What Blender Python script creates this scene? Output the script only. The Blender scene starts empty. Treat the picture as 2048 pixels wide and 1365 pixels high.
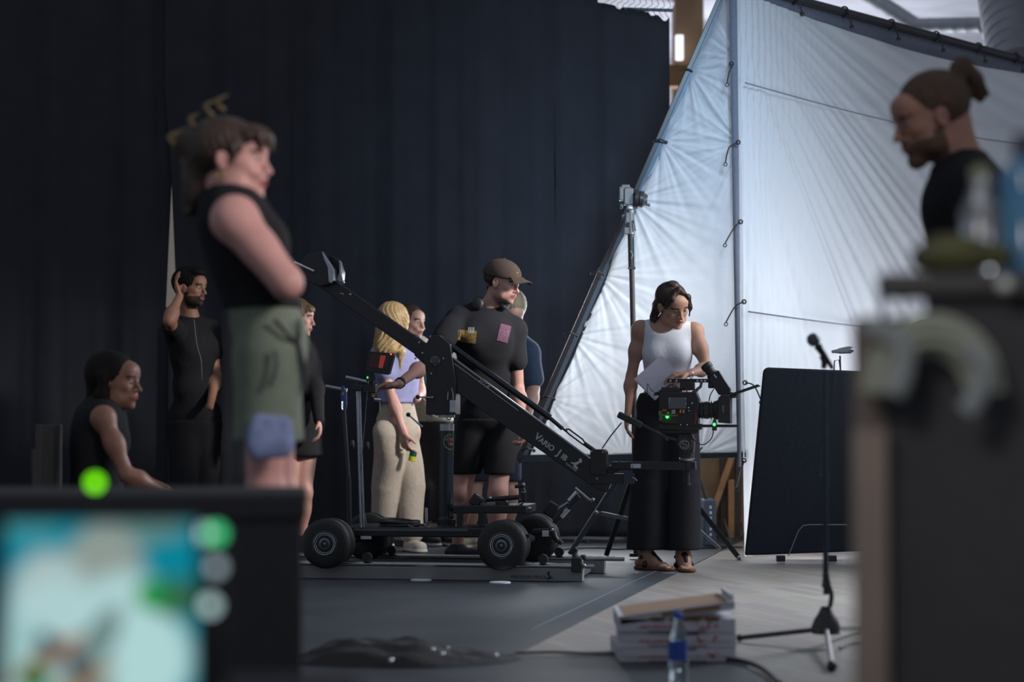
import bpy, math, random
import numpy as np
from mathutils import Vector, Matrix
random.seed(7)
rng = np.random.RandomState(11)
SC = bpy.context.scene
COL = SC.collection
# ------------------------------------------------------------------ camera
F_PX, CAM_H, HOR = 4267.0, 0.85, 835.0
PITCH = math.atan((HOR - 682.5) / F_PX)
cam_d = bpy.data.cameras.new('camera'); cam = bpy.data.objects.new('camera', cam_d); COL.objects.link(cam)
cam_d.sensor_width = 36.0; cam_d.lens = 36.0 * F_PX / 2048.0
cam.location = (0, 0, CAM_H); cam.rotation_euler = (math.pi / 2 + PITCH, 0, 0)
cam_d.dof.use_dof = True; cam_d.dof.focus_distance = 11.7; cam_d.dof.aperture_fstop = 1.7
cam_d.clip_end = 200
SC.camera = cam
SC.view_settings.view_transform = 'Standard'; SC.view_settings.look = 'None'
SC.view_settings.gamma = 1.0; SC.view_settings.exposure = 0.0
SC.view_settings.use_curve_mapping = False
SC.cycles.use_denoising = True
SC.cycles.max_bounces = 7; SC.cycles.diffuse_bounces = 4; SC.cycles.caustics_reflective = False; SC.cycles.caustics_refractive = False
# ------------------------------------------------------------------ light
world = bpy.data.worlds.new('world'); SC.world = world; world.use_nodes = True
world.node_tree.nodes['Background'].inputs[0].default_value = (0.76, 0.84, 1.0, 1)
world.node_tree.nodes['Background'].inputs[1].default_value = 0.25
def area(name, loc, target, size, power, col=(1, 1, 1), size_y=None, spread=180):
    l = bpy.data.lights.new(name, 'AREA'); l.energy = power; l.color = col
    l.shape = 'RECTANGLE'; l.size = size; l.size_y = size_y or size; l.spread = math.radians(spread)
    o = bpy.data.objects.new(name, l); COL.objects.link(o); o.location = loc
    o.rotation_euler = (Vector(target) - Vector(loc)).to_track_quat('-Z', 'Y').to_euler()
    return o
area('floor_lamp_behind_flag', (3.05, 13.4, 0.6), (2.9, 14.9, 1.5), 0.8, 24, (0.97, 0.95, 0.98))
area('flag_foot_lamp', (1.80, 12.75, 0.25), (1.7, 13.6, 0.3), 0.3, 3, (1.0, 0.95, 0.95))
area('added_wing_fill', (3.15, 12.15, 1.8), (0.85, 13.1, 1.5), 0.9, 10, (0.86, 0.92, 1.0), spread=130)  # unseen fill added out of frame to lift the tilted cloth
area('added_panel_backlight', (0.40, 14.4, 1.35), (0.40, 13.0, 1.3), 1.1, 44, (0.93, 0.96, 1.0))  # added behind the tilted cloth to brighten it from the back
area('added_curtain_wash', (1.6, 8.5, 3.5), (0.75, 14.8, 2.3), 0.6, 7, (0.50, 0.74, 1.0), spread=40)  # unseen fill added for the bluish spill on the curtain
area('added_wall_fill', (-4.0, 22.0, 1.2), (-4.0, 26.0, 3.0), 1.0, 38, (1.0, 0.90, 0.70))  # unseen light added to brighten the wall in the curtain slit
area('added_case_fill', (-0.4, 1.1, 1.9), (0.75, 3.15, 0.85), 0.4, 1.1, (1.0, 0.95, 0.9), spread=50)  # no table lamp stands here; fill added for the near right case
area('added_floor_fill', (4.1, 11.3, 2.7), (1.3, 9.6, 0.1), 1.4, 72, (0.86, 0.92, 1.0), spread=76)  # off-frame fill added to brighten the floor
area('added_corner_backlight', (1.22, 13.75, 1.45), (1.28, 13.0, 1.45), 0.35, 5.5, (1.0, 0.97, 0.97))  # small unseen light added for a hot spot near the scrim corner
area('added_crew_fill', (3.2, 10.9, 3.0), (-0.45, 13.0, 1.15), 0.5, 9.5, (1.0, 0.95, 0.90), spread=32)  # unseen fill added to light the crew's faces
area('added_ceiling_fill', (2.5, 23.5, 2.2), (2.3, 22.5, 6.0), 3.0, 260, (0.88, 0.92, 1.0))  # hidden light added to brighten the ceiling behind the scrims
area('added_key_fill', (2.3, 3.9, 2.7), (-1.0, 6.3, 1.35), 0.9, 8, (1.0, 0.88, 0.86), spread=50)  # unseen lamp added out of frame to light the woman in shorts
# ------------------------------------------------------------------ helpers
def A(px, py, d):
    x = (px - 1024.0) / F_PX; z = -(py - 682.5) / F_PX
    c, s = math.cos(PITCH), math.sin(PITCH)
    Y = c - s * z; Z = s + c * z
    return Vector((x * d / Y, d, CAM_H + Z * d / Y))
def floor_pt(px, py):
    d = F_PX * CAM_H / (py - HOR)
    v = A(px, py, d); v.z = 0
    return v
MATS = {}
def mat(name, col, rough=0.6, metal=0.0, var=0.08, scale=40.0, bump=0.0, bscale=None, spec=0.5, sheen=0.0, emit=None, estr=0.0,
        trans=0.0, alpha=1.0):
    if name in MATS: return MATS[name]
    m = bpy.data.materials.new(name); m.use_nodes = True; nt = m.node_tree; b = nt.nodes['Principled BSDF']
    b.inputs['Roughness'].default_value = rough; b.inputs['Metallic'].default_value = metal
    b.inputs['Specular IOR Level'].default_value = spec
    if sheen: b.inputs['Sheen Weight'].default_value = sheen
    tc = nt.nodes.new('ShaderNodeTexCoord')
    n = nt.nodes.new('ShaderNodeTexNoise'); n.inputs['Scale'].default_value = scale; n.inputs['Detail'].default_value = 4
    nt.links.new(tc.outputs['Object'], n.inputs['Vector'])
    r = nt.nodes.new('ShaderNodeValToRGB')
    r.color_ramp.elements[0].position = 0.3; r.color_ramp.elements[1].position = 0.7
    r.color_ramp.elements[0].color = tuple(c * (1 - var) for c in col) + (1,)
    r.color_ramp.elements[1].color = tuple(min(1, c * (1 + var)) for c in col) + (1,)
    nt.links.new(n.outputs['Fac'], r.inputs['Fac']); nt.links.new(r.outputs['Color'], b.inputs['Base Color'])
    if bump:
        n2 = nt.nodes.new('ShaderNodeTexNoise'); n2.inputs['Scale'].default_value = bscale or scale; n2.inputs['Detail'].default_value = 5
        nt.links.new(tc.outputs['Object'], n2.inputs['Vector'])
        bp = nt.nodes.new('ShaderNodeBump'); bp.inputs['Strength'].default_value = bump; bp.inputs['Distance'].default_value = 0.01
        nt.links.new(n2.outputs['Fac'], bp.inputs['Height']); nt.links.new(bp.outputs['Normal'], b.inputs['Normal'])
    if emit:
        b.inputs['Emission Color'].default_value = tuple(emit) + (1,); b.inputs['Emission Strength'].default_value = estr
    if trans: b.inputs['Transmission Weight'].default_value = trans
    if alpha < 1: b.inputs['Alpha'].default_value = alpha
    MATS[name] = m
    return m
def rgb(r, g, b):
    f = lambda c: (c / 255) / 12.92 if c <= 10 else (((c / 255) + 0.055) / 1.055) ** 2.4
    return (f(r), f(g), f(b))

def link(o, parent=None):
    COL.objects.link(o)
    if parent is not None:
        o.parent = parent
        o.matrix_parent_inverse = parent.matrix_world.inverted() if False else Matrix.Identity(4)
    return o
def tag(o, label=None, cat=None, group=None, kind=None):
    if label: o['label'] = label
    if cat: o['category'] = cat
    if group: o['group'] = group
    if kind: o['kind'] = kind
    return o
def thing(name, label, cat, loc=(0, 0, 0), rot=0.0, group=None):
    o = bpy.data.objects.new(name, None); o.empty_display_size = 0.1
    COL.objects.link(o); o.location = loc; o.rotation_euler = (0, 0, rot)
    return tag(o, label, cat, group)
def root_matrix(root):
    return Matrix.Translation(root.location) @ root.rotation_euler.to_matrix().to_4x4()
class MB:
    """collects shapes; build() links ONE mesh object.  world=True shapes are given in world space."""
    def __init__(s): s.v = []; s.f = []; s.mi = []; s.cur = 0
    def add(s, vs, fs):
        n = len(s.v); s.v += [tuple(v) for v in vs]
        s.f += [tuple(i + n for i in f) for f in fs]; s.mi += [s.cur] * len(fs); return s
    def m(s, i): s.cur = i; return s
    def box(s, c, size, rot=None):
        c = Vector(c); hx, hy, hz = [q / 2 for q in size]; R = rot or Matrix.Identity(3)
        vs = [c + R @ Vector((x * hx, y * hy, z * hz)) for x in (-1, 1) for y in (-1, 1) for z in (-1, 1)]
        return s.add(vs, [(0, 1, 3, 2), (4, 6, 7, 5), (0, 4, 5, 1), (2, 3, 7, 6), (0, 2, 6, 4), (1, 5, 7, 3)])
    def beam(s, a, b, w, h, side=Vector((0, 1, 0)), w2=None, h2=None):
        """box from a to b; w = along side, h = across"""
        a = Vector(a); b = Vector(b); d = (b - a).normalized(); sd = (Vector(side) - d * d.dot(Vector(side))).normalized(); u = sd.cross(d)
        w2 = w2 or w; h2 = h2 or h
        vs = []
        for p, ww, hh in ((a, w, h), (b, w2, h2)):
            for i, j in ((-1, -1), (1, -1), (1, 1), (-1, 1)): vs.append(p + sd * ww / 2 * i + u * hh / 2 * j)
        return s.add(vs, [(0, 3, 2, 1), (4, 5, 6, 7), (0, 1, 5, 4), (1, 2, 6, 5), (2, 3, 7, 6), (3, 0, 4, 7)])
    def cyl(s, a, b, r, r2=None, n=20, cap=True):
        a = Vector(a); b = Vector(b); r2 = r if r2 is None else r2
        d = (b - a).normalized(); u = d.orthogonal().normalized(); w = d.cross(u)
        vs = []
        for p, rr in ((a, r), (b, r2)):
            for i in range(n):
                t = 2 * math.pi * i / n; vs.append(p + (u * math.cos(t) + w * math.sin(t)) * rr)
        fs = [(i, (i + 1) % n, n + (i + 1) % n, n + i) for i in range(n)]
        if cap: fs += [tuple(range(n - 1, -1, -1)), tuple(range(n, 2 * n))]
        return s.add(vs, fs)
    def lathe(s, a, axis, prof, n=28):
        """prof = [(distance along axis, radius)]"""
        a = Vector(a); d = Vector(axis).normalized(); u = d.orthogonal().normalized(); w = d.cross(u)
        vs = []; fs = []
        for h, r in prof:
            for i in range(n):
                t = 2 * math.pi * i / n; vs.append(a + d * h + (u * math.cos(t) + w * math.sin(t)) * max(r, 1e-5))
        for k in range(len(prof) - 1):
            for i in range(n):
                j = (i + 1) % n; fs.append((k * n + i, k * n + j, (k + 1) * n + j, (k + 1) * n + i))
        fs.append(tuple(range(n - 1, -1, -1))); q = (len(prof) - 1) * n; fs.append(tuple(range(q, q + n)))
        return s.add(vs, fs)
    def tube(s, pts, r, n=10, smooth=0, close=False):
        P = [Vector(p) for p in pts]
        if smooth:
            Q = []
            m = len(P)
            for i in range(m - 1):
                p0 = P[max(i - 1, 0)]; p1 = P[i]; p2 = P[i + 1]; p3 = P[min(i + 2, m - 1)]
                for k in range(smooth):
                    t = k / smooth
                    Q.append(0.5 * ((2 * p1) + (p2 - p0) * t + (2 * p0 - 5 * p1 + 4 * p2 - p3) * t * t + (3 * p1 - p0 - 3 * p2 + p3) * t ** 3))
            Q.append(P[-1]); P = Q
        rr = r if isinstance(r, (list, tuple)) else None
        vs = []; fs = []; u = None
        for i, p in enumerate(P):
            d = (P[min(i + 1, len(P) - 1)] - P[max(i - 1, 0)])
            if d.length < 1e-9: d = Vector((0, 0, 1))
            d.normalize()
            if u is None: u = d.orthogonal().normalized()
            else:
                u = u - d * u.dot(d)
                u = u.normalized() if u.length > 1e-6 else d.orthogonal().normalized()
            w = d.cross(u)
            q = rr[min(int(i / max(1, len(P) - 1) * (len(rr) - 1) + .5), len(rr) - 1)] if rr else r
            for k in range(n):
                t = 2 * math.pi * k / n; vs.append(p + (u * math.cos(t) + w * math.sin(t)) * q)
        for i in range(len(P) - 1):
            for k in range(n):
                j = (k + 1) % n; fs.append((i * n + k, i * n + j, (i + 1) * n + j, (i + 1) * n + k))
        fs.append(tuple(range(n - 1, -1, -1))); q = (len(P) - 1) * n; fs.append(tuple(range(q, q + n)))
        return s.add(vs, fs)
    def ring(s, c, axis, R, r, n=40, m=10):
        c = Vector(c); d = Vector(axis).normalized(); u = d.orthogonal().normalized(); w = d.cross(u); vs = []; fs = []
        for i in range(n):
            t = 2 * math.pi * i / n; e = u * math.cos(t) + w * math.sin(t)
            for k in range(m):
                q = 2 * math.pi * k / m; vs.append(c + e * (R + r * math.cos(q)) + d * r * math.sin(q))
        for i in range(n):
            for k in range(m):
                a2 = (i + 1) % n; b2 = (k + 1) % m; fs.append((i * m + k, a2 * m + k, a2 * m + b2, i * m + b2))
        return s.add(vs, fs)
    def sphere(s, c, r, n=14, sc=(1, 1, 1)):
        c = Vector(c); vs = []; fs = []; m = n // 2 + 1
        for i in range(m + 1):
            ph = math.pi * i / m
            for k in range(n):
                t = 2 * math.pi * k / n
                vs.append(c + Vector((math.sin(ph) * math.cos(t) * r * sc[0], math.sin(ph) * math.sin(t) * r * sc[1], math.cos(ph) * r * sc[2])))
        for i in range(m):
            for k in range(n):
                j = (k + 1) % n; fs.append((i * n + k, (i + 1) * n + k, (i + 1) * n + j, i * n + j))
        return s.add(vs, fs)
    def prism(s, poly, thick):
        """poly = 3-D points (planar), thick = vector"""
        P = [Vector(p) for p in poly]; t = Vector(thick); n = len(P)
        vs = P + [p + t for p in P]
        fs = [tuple(range(n - 1, -1, -1)), tuple(range(n, 2 * n))] + [(i, (i + 1) % n, n + (i + 1) % n, n + i) for i in range(n)]
        return s.add(vs, fs)
    def build(s, name, mats, parent=None, bevel=0.0, smooth=True, world=False, sub=0):
        vs = s.v
        if world and parent is not None:
            mi = root_matrix(parent)
            if parent.parent is not None: mi = root_matrix(parent.parent) @ mi
            mi = mi.inverted(); vs = [tuple(mi @ Vector(v)) for v in vs]
        me = bpy.data.meshes.new(name); me.from_pydata(vs, [], s.f)
        if not isinstance(mats, (list, tuple)): mats = [mats]
        for q in mats: me.materials.append(q)
        if len(mats) > 1: me.polygons.foreach_set('material_index', s.mi)
        import bmesh
        bm = bmesh.new(); bm.from_mesh(me); bmesh.ops.remove_doubles(bm, verts=bm.verts, dist=1e-6); bmesh.ops.recalc_face_normals(bm, faces=bm.faces)
        for e in bm.edges:
            if len(e.link_faces) == 2 and e.calc_face_angle(0) > 0.6: e.smooth = False
        for f in bm.faces: f.smooth = smooth
        bm.to_mesh(me); bm.free()
        o = bpy.data.objects.new(name, me); link(o, parent)
        if bevel:
            b = o.modifiers.new('edge', 'BEVEL'); b.width = bevel; b.segments = 2; b.limit_method = 'ANGLE'; b.angle_limit = 0.7
        if sub:
            b = o.modifiers.new('sub', 'SUBSURF'); b.levels = sub; b.render_levels = sub
        return o
def grid_mesh(name, fn, nu, nv, m, parent=None, thick=0.0):
    vs = [fn(i / nu, j / nv) for j in range(nv + 1) for i in range(nu + 1)]
    fs = [(j * (nu + 1) + i, j * (nu + 1) + i + 1, (j + 1) * (nu + 1) + i + 1, (j + 1) * (nu + 1) + i) for j in range(nv) for i in range(nu)]
    me = bpy.data.meshes.new(name); me.from_pydata([tuple(v) for v in vs], [], fs); me.materials.append(m)
    me.polygons.foreach_set('use_smooth', [True] * len(me.polygons))
    o = bpy.data.objects.new(name, me); link(o, parent)
    if thick:
        s = o.modifiers.new('thickness', 'SOLIDIFY'); s.thickness = thick
    return o
def text(name, s, origin, xdir, updir, size, m, parent=None, world=True, depth=0.001, bold=0.0, shear=0.0):
    cu = bpy.data.curves.new(name, 'FONT'); cu.body = s; cu.size = size; cu.extrude = depth; cu.align_x = 'LEFT'; cu.offset = bold; cu.shear = shear
    x = Vector(xdir).normalized(); u = Vector(updir); u = (u - x * u.dot(x)).normalized(); z = x.cross(u)
    tmp = bpy.data.objects.new(name, cu); COL.objects.link(tmp)
    bpy.context.view_layer.update()
    me = bpy.data.meshes.new_from_object(tmp.evaluated_get(bpy.context.evaluated_depsgraph_get()))
    bpy.data.objects.remove(tmp)
    M = Matrix((x, u, z)).transposed().to_4x4(); M.translation = Vector(origin)
    if world and parent is not None:
        mi = root_matrix(parent)
        if parent.parent is not None: mi = root_matrix(parent.parent) @ mi
        M = mi.inverted() @ M
    me.transform(M); me.materials.clear(); me.materials.append(m)
    o = bpy.data.objects.new(name, me); link(o, parent)
    return o
# ------------------------------------------------------------------ organic surfaces (distance field -> surface net)
def V(*a): return np.array(a, dtype=np.float64)
def nv(v): return np.array(tuple(v), dtype=np.float64)
def unit(v): v = np.asarray(v, float); return v / (np.linalg.norm(v) + 1e-12)
class Field:
    def __init__(s): s.P = []
    def cap(s, a, b, ra, rb=None, k=0.02, flat=None, op='u'):
        a = nv(a); b = nv(b); rb = ra if rb is None else rb
        M = np.eye(3); f = 1.0
        if flat is not None:
            n, f = flat; n = unit(n); M = np.eye(3) + (1.0 / f - 1.0) * np.outer(n, n)
        s.P.append(('cap', a, b, ra, rb, k, M, f, op)); return s
    def ell(s, c, R, r, k=0.02, op='u'):
        """R rows = local axes, r radii"""
        s.P.append(('ell', nv(c), np.array([unit(x) for x in R]), np.array(r, float), k, op)); return s
    def bounds(s):
        lo = V(9, 9, 9) * 1e3; hi = -lo
        for p in s.P:
            if p[-1] != 'u': continue
            if p[0] == 'cap':
                R = max(p[3], p[4]) + p[5] * .3
                lo = np.minimum(lo, np.minimum(p[1], p[2]) - R); hi = np.maximum(hi, np.maximum(p[1], p[2]) + R)
            else:
                R = max(p[3]) ; ext = np.sqrt(((p[2] * p[3][:, None]) ** 2).sum(0)) + p[4] * .3
                lo = np.minimum(lo, p[1] - ext); hi = np.maximum(hi, p[1] + ext)
        return lo, hi
    def mesh(s, step=0.01, fine=(), fstep=0.005, post=None):
        lo, hi = s.bounds(); lo = lo - 0.03; hi = hi + 0.03
        ax = []
        for i in range(3):
            x = lo[i]; xs = [x]
            while x < hi[i]:
                st = step
                for (l, h) in fine:
                    if l[i] <= x <= h[i]: st = fstep
                x += st; xs.append(x)
            ax.append(np.array(xs))
        X, Y, Z = ax; D = np.full((len(X), len(Y), len(Z)), 0.5, np.float32)
        for p in s.P:
            if p[0] == 'cap':
                _, a, b, ra, rb, k, M, f, op = p
                R = max(ra, rb) + k + 0.022
                l = np.minimum(a, b) - R; h = np.maximum(a, b) + R
            else:
                _, c, Rm, r, k, op = p
                ext = np.sqrt(((Rm * r[:, None]) ** 2).sum(0)) + k + 0.022
                l = c - ext; h = c + ext
            i0, i1 = np.searchsorted(X, [l[0], h[0]]); j0, j1 = np.searchsorted(Y, [l[1], h[1]]); k0, k1 = np.searchsorted(Z, [l[2], h[2]])
            if i1 <= i0 or j1 <= j0 or k1 <= k0: continue
            gx = X[i0:i1][:, None, None]; gy = Y[j0:j1][None, :, None]; gz = Z[k0:k1][None, None, :]
            if p[0] == 'cap':
                px, py, pz = gx - a[0], gy - a[1], gz - a[2]
                ab = M @ (b - a)
                qx = M[0, 0] * px + M[0, 1] * py + M[0, 2] * pz; qy = M[1, 0] * px + M[1, 1] * py + M[1, 2] * pz; qz = M[2, 0] * px + M[2, 1] * py + M[2, 2] * pz
                L2 = float(ab @ ab) + 1e-12
                t = np.clip((qx * ab[0] + qy * ab[1] + qz * ab[2]) / L2, 0, 1)
                d = np.sqrt((qx - t * ab[0]) ** 2 + (qy - t * ab[1]) ** 2 + (qz - t * ab[2]) ** 2) - (ra + (rb - ra) * t)
                d = d * (f if f < 1 else 1)
            else:
                px, py, pz = gx - c[0], gy - c[1], gz - c[2]
                q = [Rm[i, 0] * px + Rm[i, 1] * py + Rm[i, 2] * pz for i in range(3)]
                k0_ = np.sqrt((q[0] / r[0]) ** 2 + (q[1] / r[1]) ** 2 + (q[2] / r[2]) ** 2)
                k1_ = np.sqrt((q[0] / r[0] ** 2) ** 2 + (q[1] / r[1] ** 2) ** 2 + (q[2] / r[2] ** 2) ** 2) + 1e-9
                d = k0_ * (k0_ - 1) / k1_
            S = D[i0:i1, j0:j1, k0:k1]
            if op == 'u':
                h_ = np.clip(0.5 + 0.5 * (S - d) / k, 0, 1); S[:] = S + (d - S) * h_ - k * h_ * (1 - h_)
            else:
                d = -d; h_ = np.clip(0.5 - 0.5 * (S - d) / k, 0, 1); S[:] = S + (d - S) * h_ + k * h_ * (1 - h_)
        if post is not None:
            D = post(D, X[:, None, None], Y[None, :, None], Z[None, None, :]).astype(np.float32)
        return surface_net(X, Y, Z, D)
def surface_net(X, Y, Z, D):
    D[0] = 1; D[-1] = 1; D[:, 0] = 1; D[:, -1] = 1; D[:, :, 0] = 1; D[:, :, -1] = 1
    nx, ny, nz = D.shape; S = D < 0
    c = np.zeros((nx - 1, ny - 1, nz - 1), np.int8)
    for i in (0, 1):
        for j in (0, 1):
            for k in (0, 1): c += S[i:nx - 1 + i, j:ny - 1 + j, k:nz - 1 + k]
    act = (c > 0) & (c < 8); I, J, K = np.nonzero(act)
    idx = -np.ones(act.shape, np.int64); idx[I, J, K] = np.arange(len(I))
    P = np.zeros((len(I), 3)); N = np.zeros(len(I))
    cor = [(i, j, k) for i in (0, 1) for j in (0, 1) for k in (0, 1)]
    for a in cor:
        for ax in range(3):
            if a[ax]: continue
            b = list(a); b[ax] = 1
            da = D[I + a[0], J + a[1], K + a[2]].astype(float); db = D[I + b[0], J + b[1], K + b[2]].astype(float)
            m = (da < 0) != (db < 0); t = np.where(m, da / np.where(m, da - db, 1), 0)
            pa = np.stack([X[I + a[0]], Y[J + a[1]], Z[K + a[2]]], 1); pb = np.stack([X[I + b[0]], Y[J + b[1]], Z[K + b[2]]], 1)
            P += np.where(m[:, None], pa + (pb - pa) * t[:, None], 0); N += m
    P /= N[:, None]
    F = []
    for ax in range(3):
        sl0 = [slice(1, -1)] * 3; sl1 = [slice(1, -1)] * 3; sl0[ax] = slice(0, -1); sl1[ax] = slice(1, None)
        a = S[tuple(sl0)]; b = S[tuple(sl1)]
        for s_, flip in ((a & ~b, False), (~a & b, True)):
            E = np.nonzero(s_); e = [E[0].copy(), E[1].copy(), E[2].copy()]
            u, w = [(1, 2), (2, 0), (0, 1)][ax]
            for q in range(3):
                if q != ax: e[q] = e[q] + 1
            def cell(du, dw):
                q = [e[0], e[1], e[2]]; q[u] = q[u] - du; q[w] = q[w] - dw; return idx[q[0], q[1], q[2]]
            quad = np.stack([cell(1, 1), cell(0, 1), cell(0, 0), cell(1, 0)], 1)
            if flip: quad = quad[:, ::-1]
            F.append(quad)
    F = np.concatenate(F); F = F[(F >= 0).all(1)]
    return P, F
def net_obj(name, PF, mats, parent=None, matfn=None, smooth_it=1):
    P, F = PF
    if smooth_it and len(F):
        for _ in range(smooth_it):
            acc = np.zeros_like(P); cnt = np.zeros(len(P))
            for a, b in ((0, 1), (1, 2), (2, 3), (3, 0)):
                np.add.at(acc, F[:, a], P[F[:, b]]); np.add.at(cnt, F[:, a], 1)
                np.add.at(acc, F[:, b], P[F[:, a]]); np.add.at(cnt, F[:, b], 1)
            P = P * 0.5 + 0.5 * acc / np.maximum(cnt, 1)[:, None]
    W = P
    if parent is not None:
        rm = root_matrix(parent)
        if parent.parent is not None: rm = root_matrix(parent.parent) @ rm
        M = np.array(rm.inverted()); W = P @ M[:3, :3].T + M[:3, 3]
    me = bpy.data.meshes.new(name); me.vertices.add(len(W)); me.vertices.foreach_set('co', W.ravel().astype(np.float32))
    me.loops.add(len(F) * 4); me.loops.foreach_set('vertex_index', F.ravel().astype(np.int32))
    me.polygons.add(len(F)); me.polygons.foreach_set('loop_start', (np.arange(len(F)) * 4).astype(np.int32))
    try: me.polygons.foreach_set('loop_total', np.full(len(F), 4, np.int32))
    except Exception: pass
    if not isinstance(mats, (list, tuple)): mats = [mats]
    for m in mats: me.materials.append(m)
    if matfn is not None:
        C = P[F].mean(1); me.polygons.foreach_set('material_index', matfn(C).astype(np.int32))
    me.polygons.foreach_set('use_smooth', np.ones(len(F), bool))
    me.update(calc_edges=True); me.validate()
    o = bpy.data.objects.new(name, me); link(o, parent)
    return o
# ------------------------------------------------------------------ materials
M_BLACK = mat('black_metal', (0.030, 0.030, 0.034), 0.35, 0.0, spec=0.5)
M_BLACK2 = mat('black_plastic', (0.034, 0.034, 0.037), 0.55)
M_CLOTHK = mat('black_cloth', (0.046, 0.044, 0.048), 0.9, bump=0.3, bscale=60, spec=0.2)
M_STEEL = mat('brushed_steel', (0.45, 0.48, 0.52), 0.3, 1.0, var=0.15, scale=80)
M_CHROME = mat('chrome', (0.8, 0.8, 0.85), 0.12, 1.0)
M_ALU = mat('grey_aluminium', (0.16, 0.17, 0.18), 0.5, 0.4, var=0.12, scale=25)
M_RUB = mat('tyre_rubber', (0.02, 0.022, 0.022), 0.5, bump=0.25, bscale=90)
M_WHITE = mat('white_plastic', (0.7, 0.72, 0.78), 0.5)
M_STICK = mat('sticker_white', (0.6, 0.63, 0.72), 0.5)
M_LET = mat('light_lettering', (0.55, 0.62, 0.6), 0.5)
M_DARKLET = mat('dark_lettering', (0.02, 0.02, 0.022), 0.6)
M_YEL = mat('yellow_print', (0.55, 0.42, 0.06), 0.5)
M_REDP = mat('red_print', (0.6, 0.08, 0.04), 0.5)
M_REDC = mat('red_anodised', (0.5, 0.03, 0.02), 0.35, 0.4)
M_WOOD = mat('raw_plywood', rgb(150, 118, 84), 0.7, var=0.22, scale=9)
M_WOOD2 = mat('pine_batten', rgb(165, 120, 76), 0.65, var=0.2, scale=12)
M_LGREEN = mat('green_led', (0.05, 0.9, 0.1), 0.4, emit=(0.03, 1.0, 0.08), estr=6)
M_LRED = mat('red_led', (0.9, 0.05, 0.02), 0.4, emit=(1.0, 0.08, 0.03), estr=2.5)
def floor_material():
    m = bpy.data.materials.new('parquet'); m.use_nodes = True; nt = m.node_tree; b = nt.nodes['Principled BSDF']
    tc = nt.nodes.new('ShaderNodeTexCoord'); mp = nt.nodes.new('ShaderNodeMapping'); mp.inputs['Rotation'].default_value = (0, 0, 1.26)
    br = nt.nodes.new('ShaderNodeTexBrick'); br.inputs['Scale'].default_value = 1.0; br.inputs['Brick Width'].default_value = 0.5; br.inputs['Row Height'].default_value = 0.07
    br.inputs['Mortar Size'].default_value = 0.0015; br.inputs['Color1'].default_value = rgb(150, 144, 138) + (1,); br.inputs['Color2'].default_value = rgb(134, 128, 122) + (1,)
    br.inputs['Mortar'].default_value = rgb(90, 80, 74) + (1,)
    n = nt.nodes.new('ShaderNodeTexNoise'); n.inputs['Scale'].default_value = 3; n.inputs['Detail'].default_value = 6
    mx = nt.nodes.new('ShaderNodeMix'); mx.data_type = 'RGBA'; mx.blend_type = 'MULTIPLY'; mx.inputs['Factor'].default_value = 0.25
    L = nt.links.new
    L(tc.outputs['Object'], mp.inputs['Vector']); L(mp.outputs['Vector'], br.inputs['Vector']); L(tc.outputs['Object'], n.inputs['Vector'])
    L(br.outputs['Color'], mx.inputs['A']); L(n.outputs['Color'], mx.inputs['B']); L(mx.outputs['Result'], b.inputs['Base Color'])
    b.inputs['Roughness'].default_value = 0.5
    return m
M_FLOOR = floor_material()
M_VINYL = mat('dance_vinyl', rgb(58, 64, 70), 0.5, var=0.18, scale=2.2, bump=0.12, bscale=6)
def cloth_material(name, col, tr=0.35, bump=0.35, bs=14):
    m = bpy.data.materials.new(name); m.use_nodes = True; nt = m.node_tree; nt.nodes.remove(nt.nodes['Principled BSDF'])
    L = nt.links.new; out = nt.nodes['Material Output']
    d = nt.nodes.new('ShaderNodeBsdfDiffuse'); t = nt.nodes.new('ShaderNodeBsdfTranslucent'); mx = nt.nodes.new('ShaderNodeMixShader'); mx.inputs[0].default_value = tr
    tc = nt.nodes.new('ShaderNodeTexCoord'); n = nt.nodes.new('ShaderNodeTexNoise'); n.inputs['Scale'].default_value = bs; n.inputs['Detail'].default_value = 6; n.inputs['Distortion'].default_value = 1.2
    r = nt.nodes.new('ShaderNodeValToRGB'); r.color_ramp.elements[0].color = tuple(c * .95 for c in col) + (1,); r.color_ramp.elements[1].color = tuple(col) + (1,)
    bp = nt.nodes.new('ShaderNodeBump'); bp.inputs['Strength'].default_value = bump; bp.inputs['Distance'].default_value = 0.02
    L(tc.outputs['Object'], n.inputs['Vector']); L(n.outputs['Fac'], r.inputs['Fac']); L(r.outputs['Color'], d.inputs['Color']); L(r.outputs['Color'], t.inputs['Color'])
    L(n.outputs['Fac'], bp.inputs['Height']); L(bp.outputs['Normal'], d.inputs['Normal'])
    L(d.outputs[0], mx.inputs[1]); L(t.outputs[0], mx.inputs[2]); L(mx.outputs[0], out.inputs['Surface'])
    return m
M_SCRIM = cloth_material('white_scrim_cloth', (0.72, 0.77, 0.83), 0.25, bump=.22, bs=9)
M_HEM = mat('grey_hem_tape', rgb(118, 124, 140), 0.8)
M_CLOTHD = mat('deep_black_cloth', (0.020, 0.020, 0.023), 0.9, bump=0.2, bscale=60, spec=0.15)
M_CURT = mat('black_molton', (0.042, 0.045, 0.055), 0.95, var=0.08, scale=5, bump=0.2, bscale=200, spec=0.1, sheen=0.0)
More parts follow.
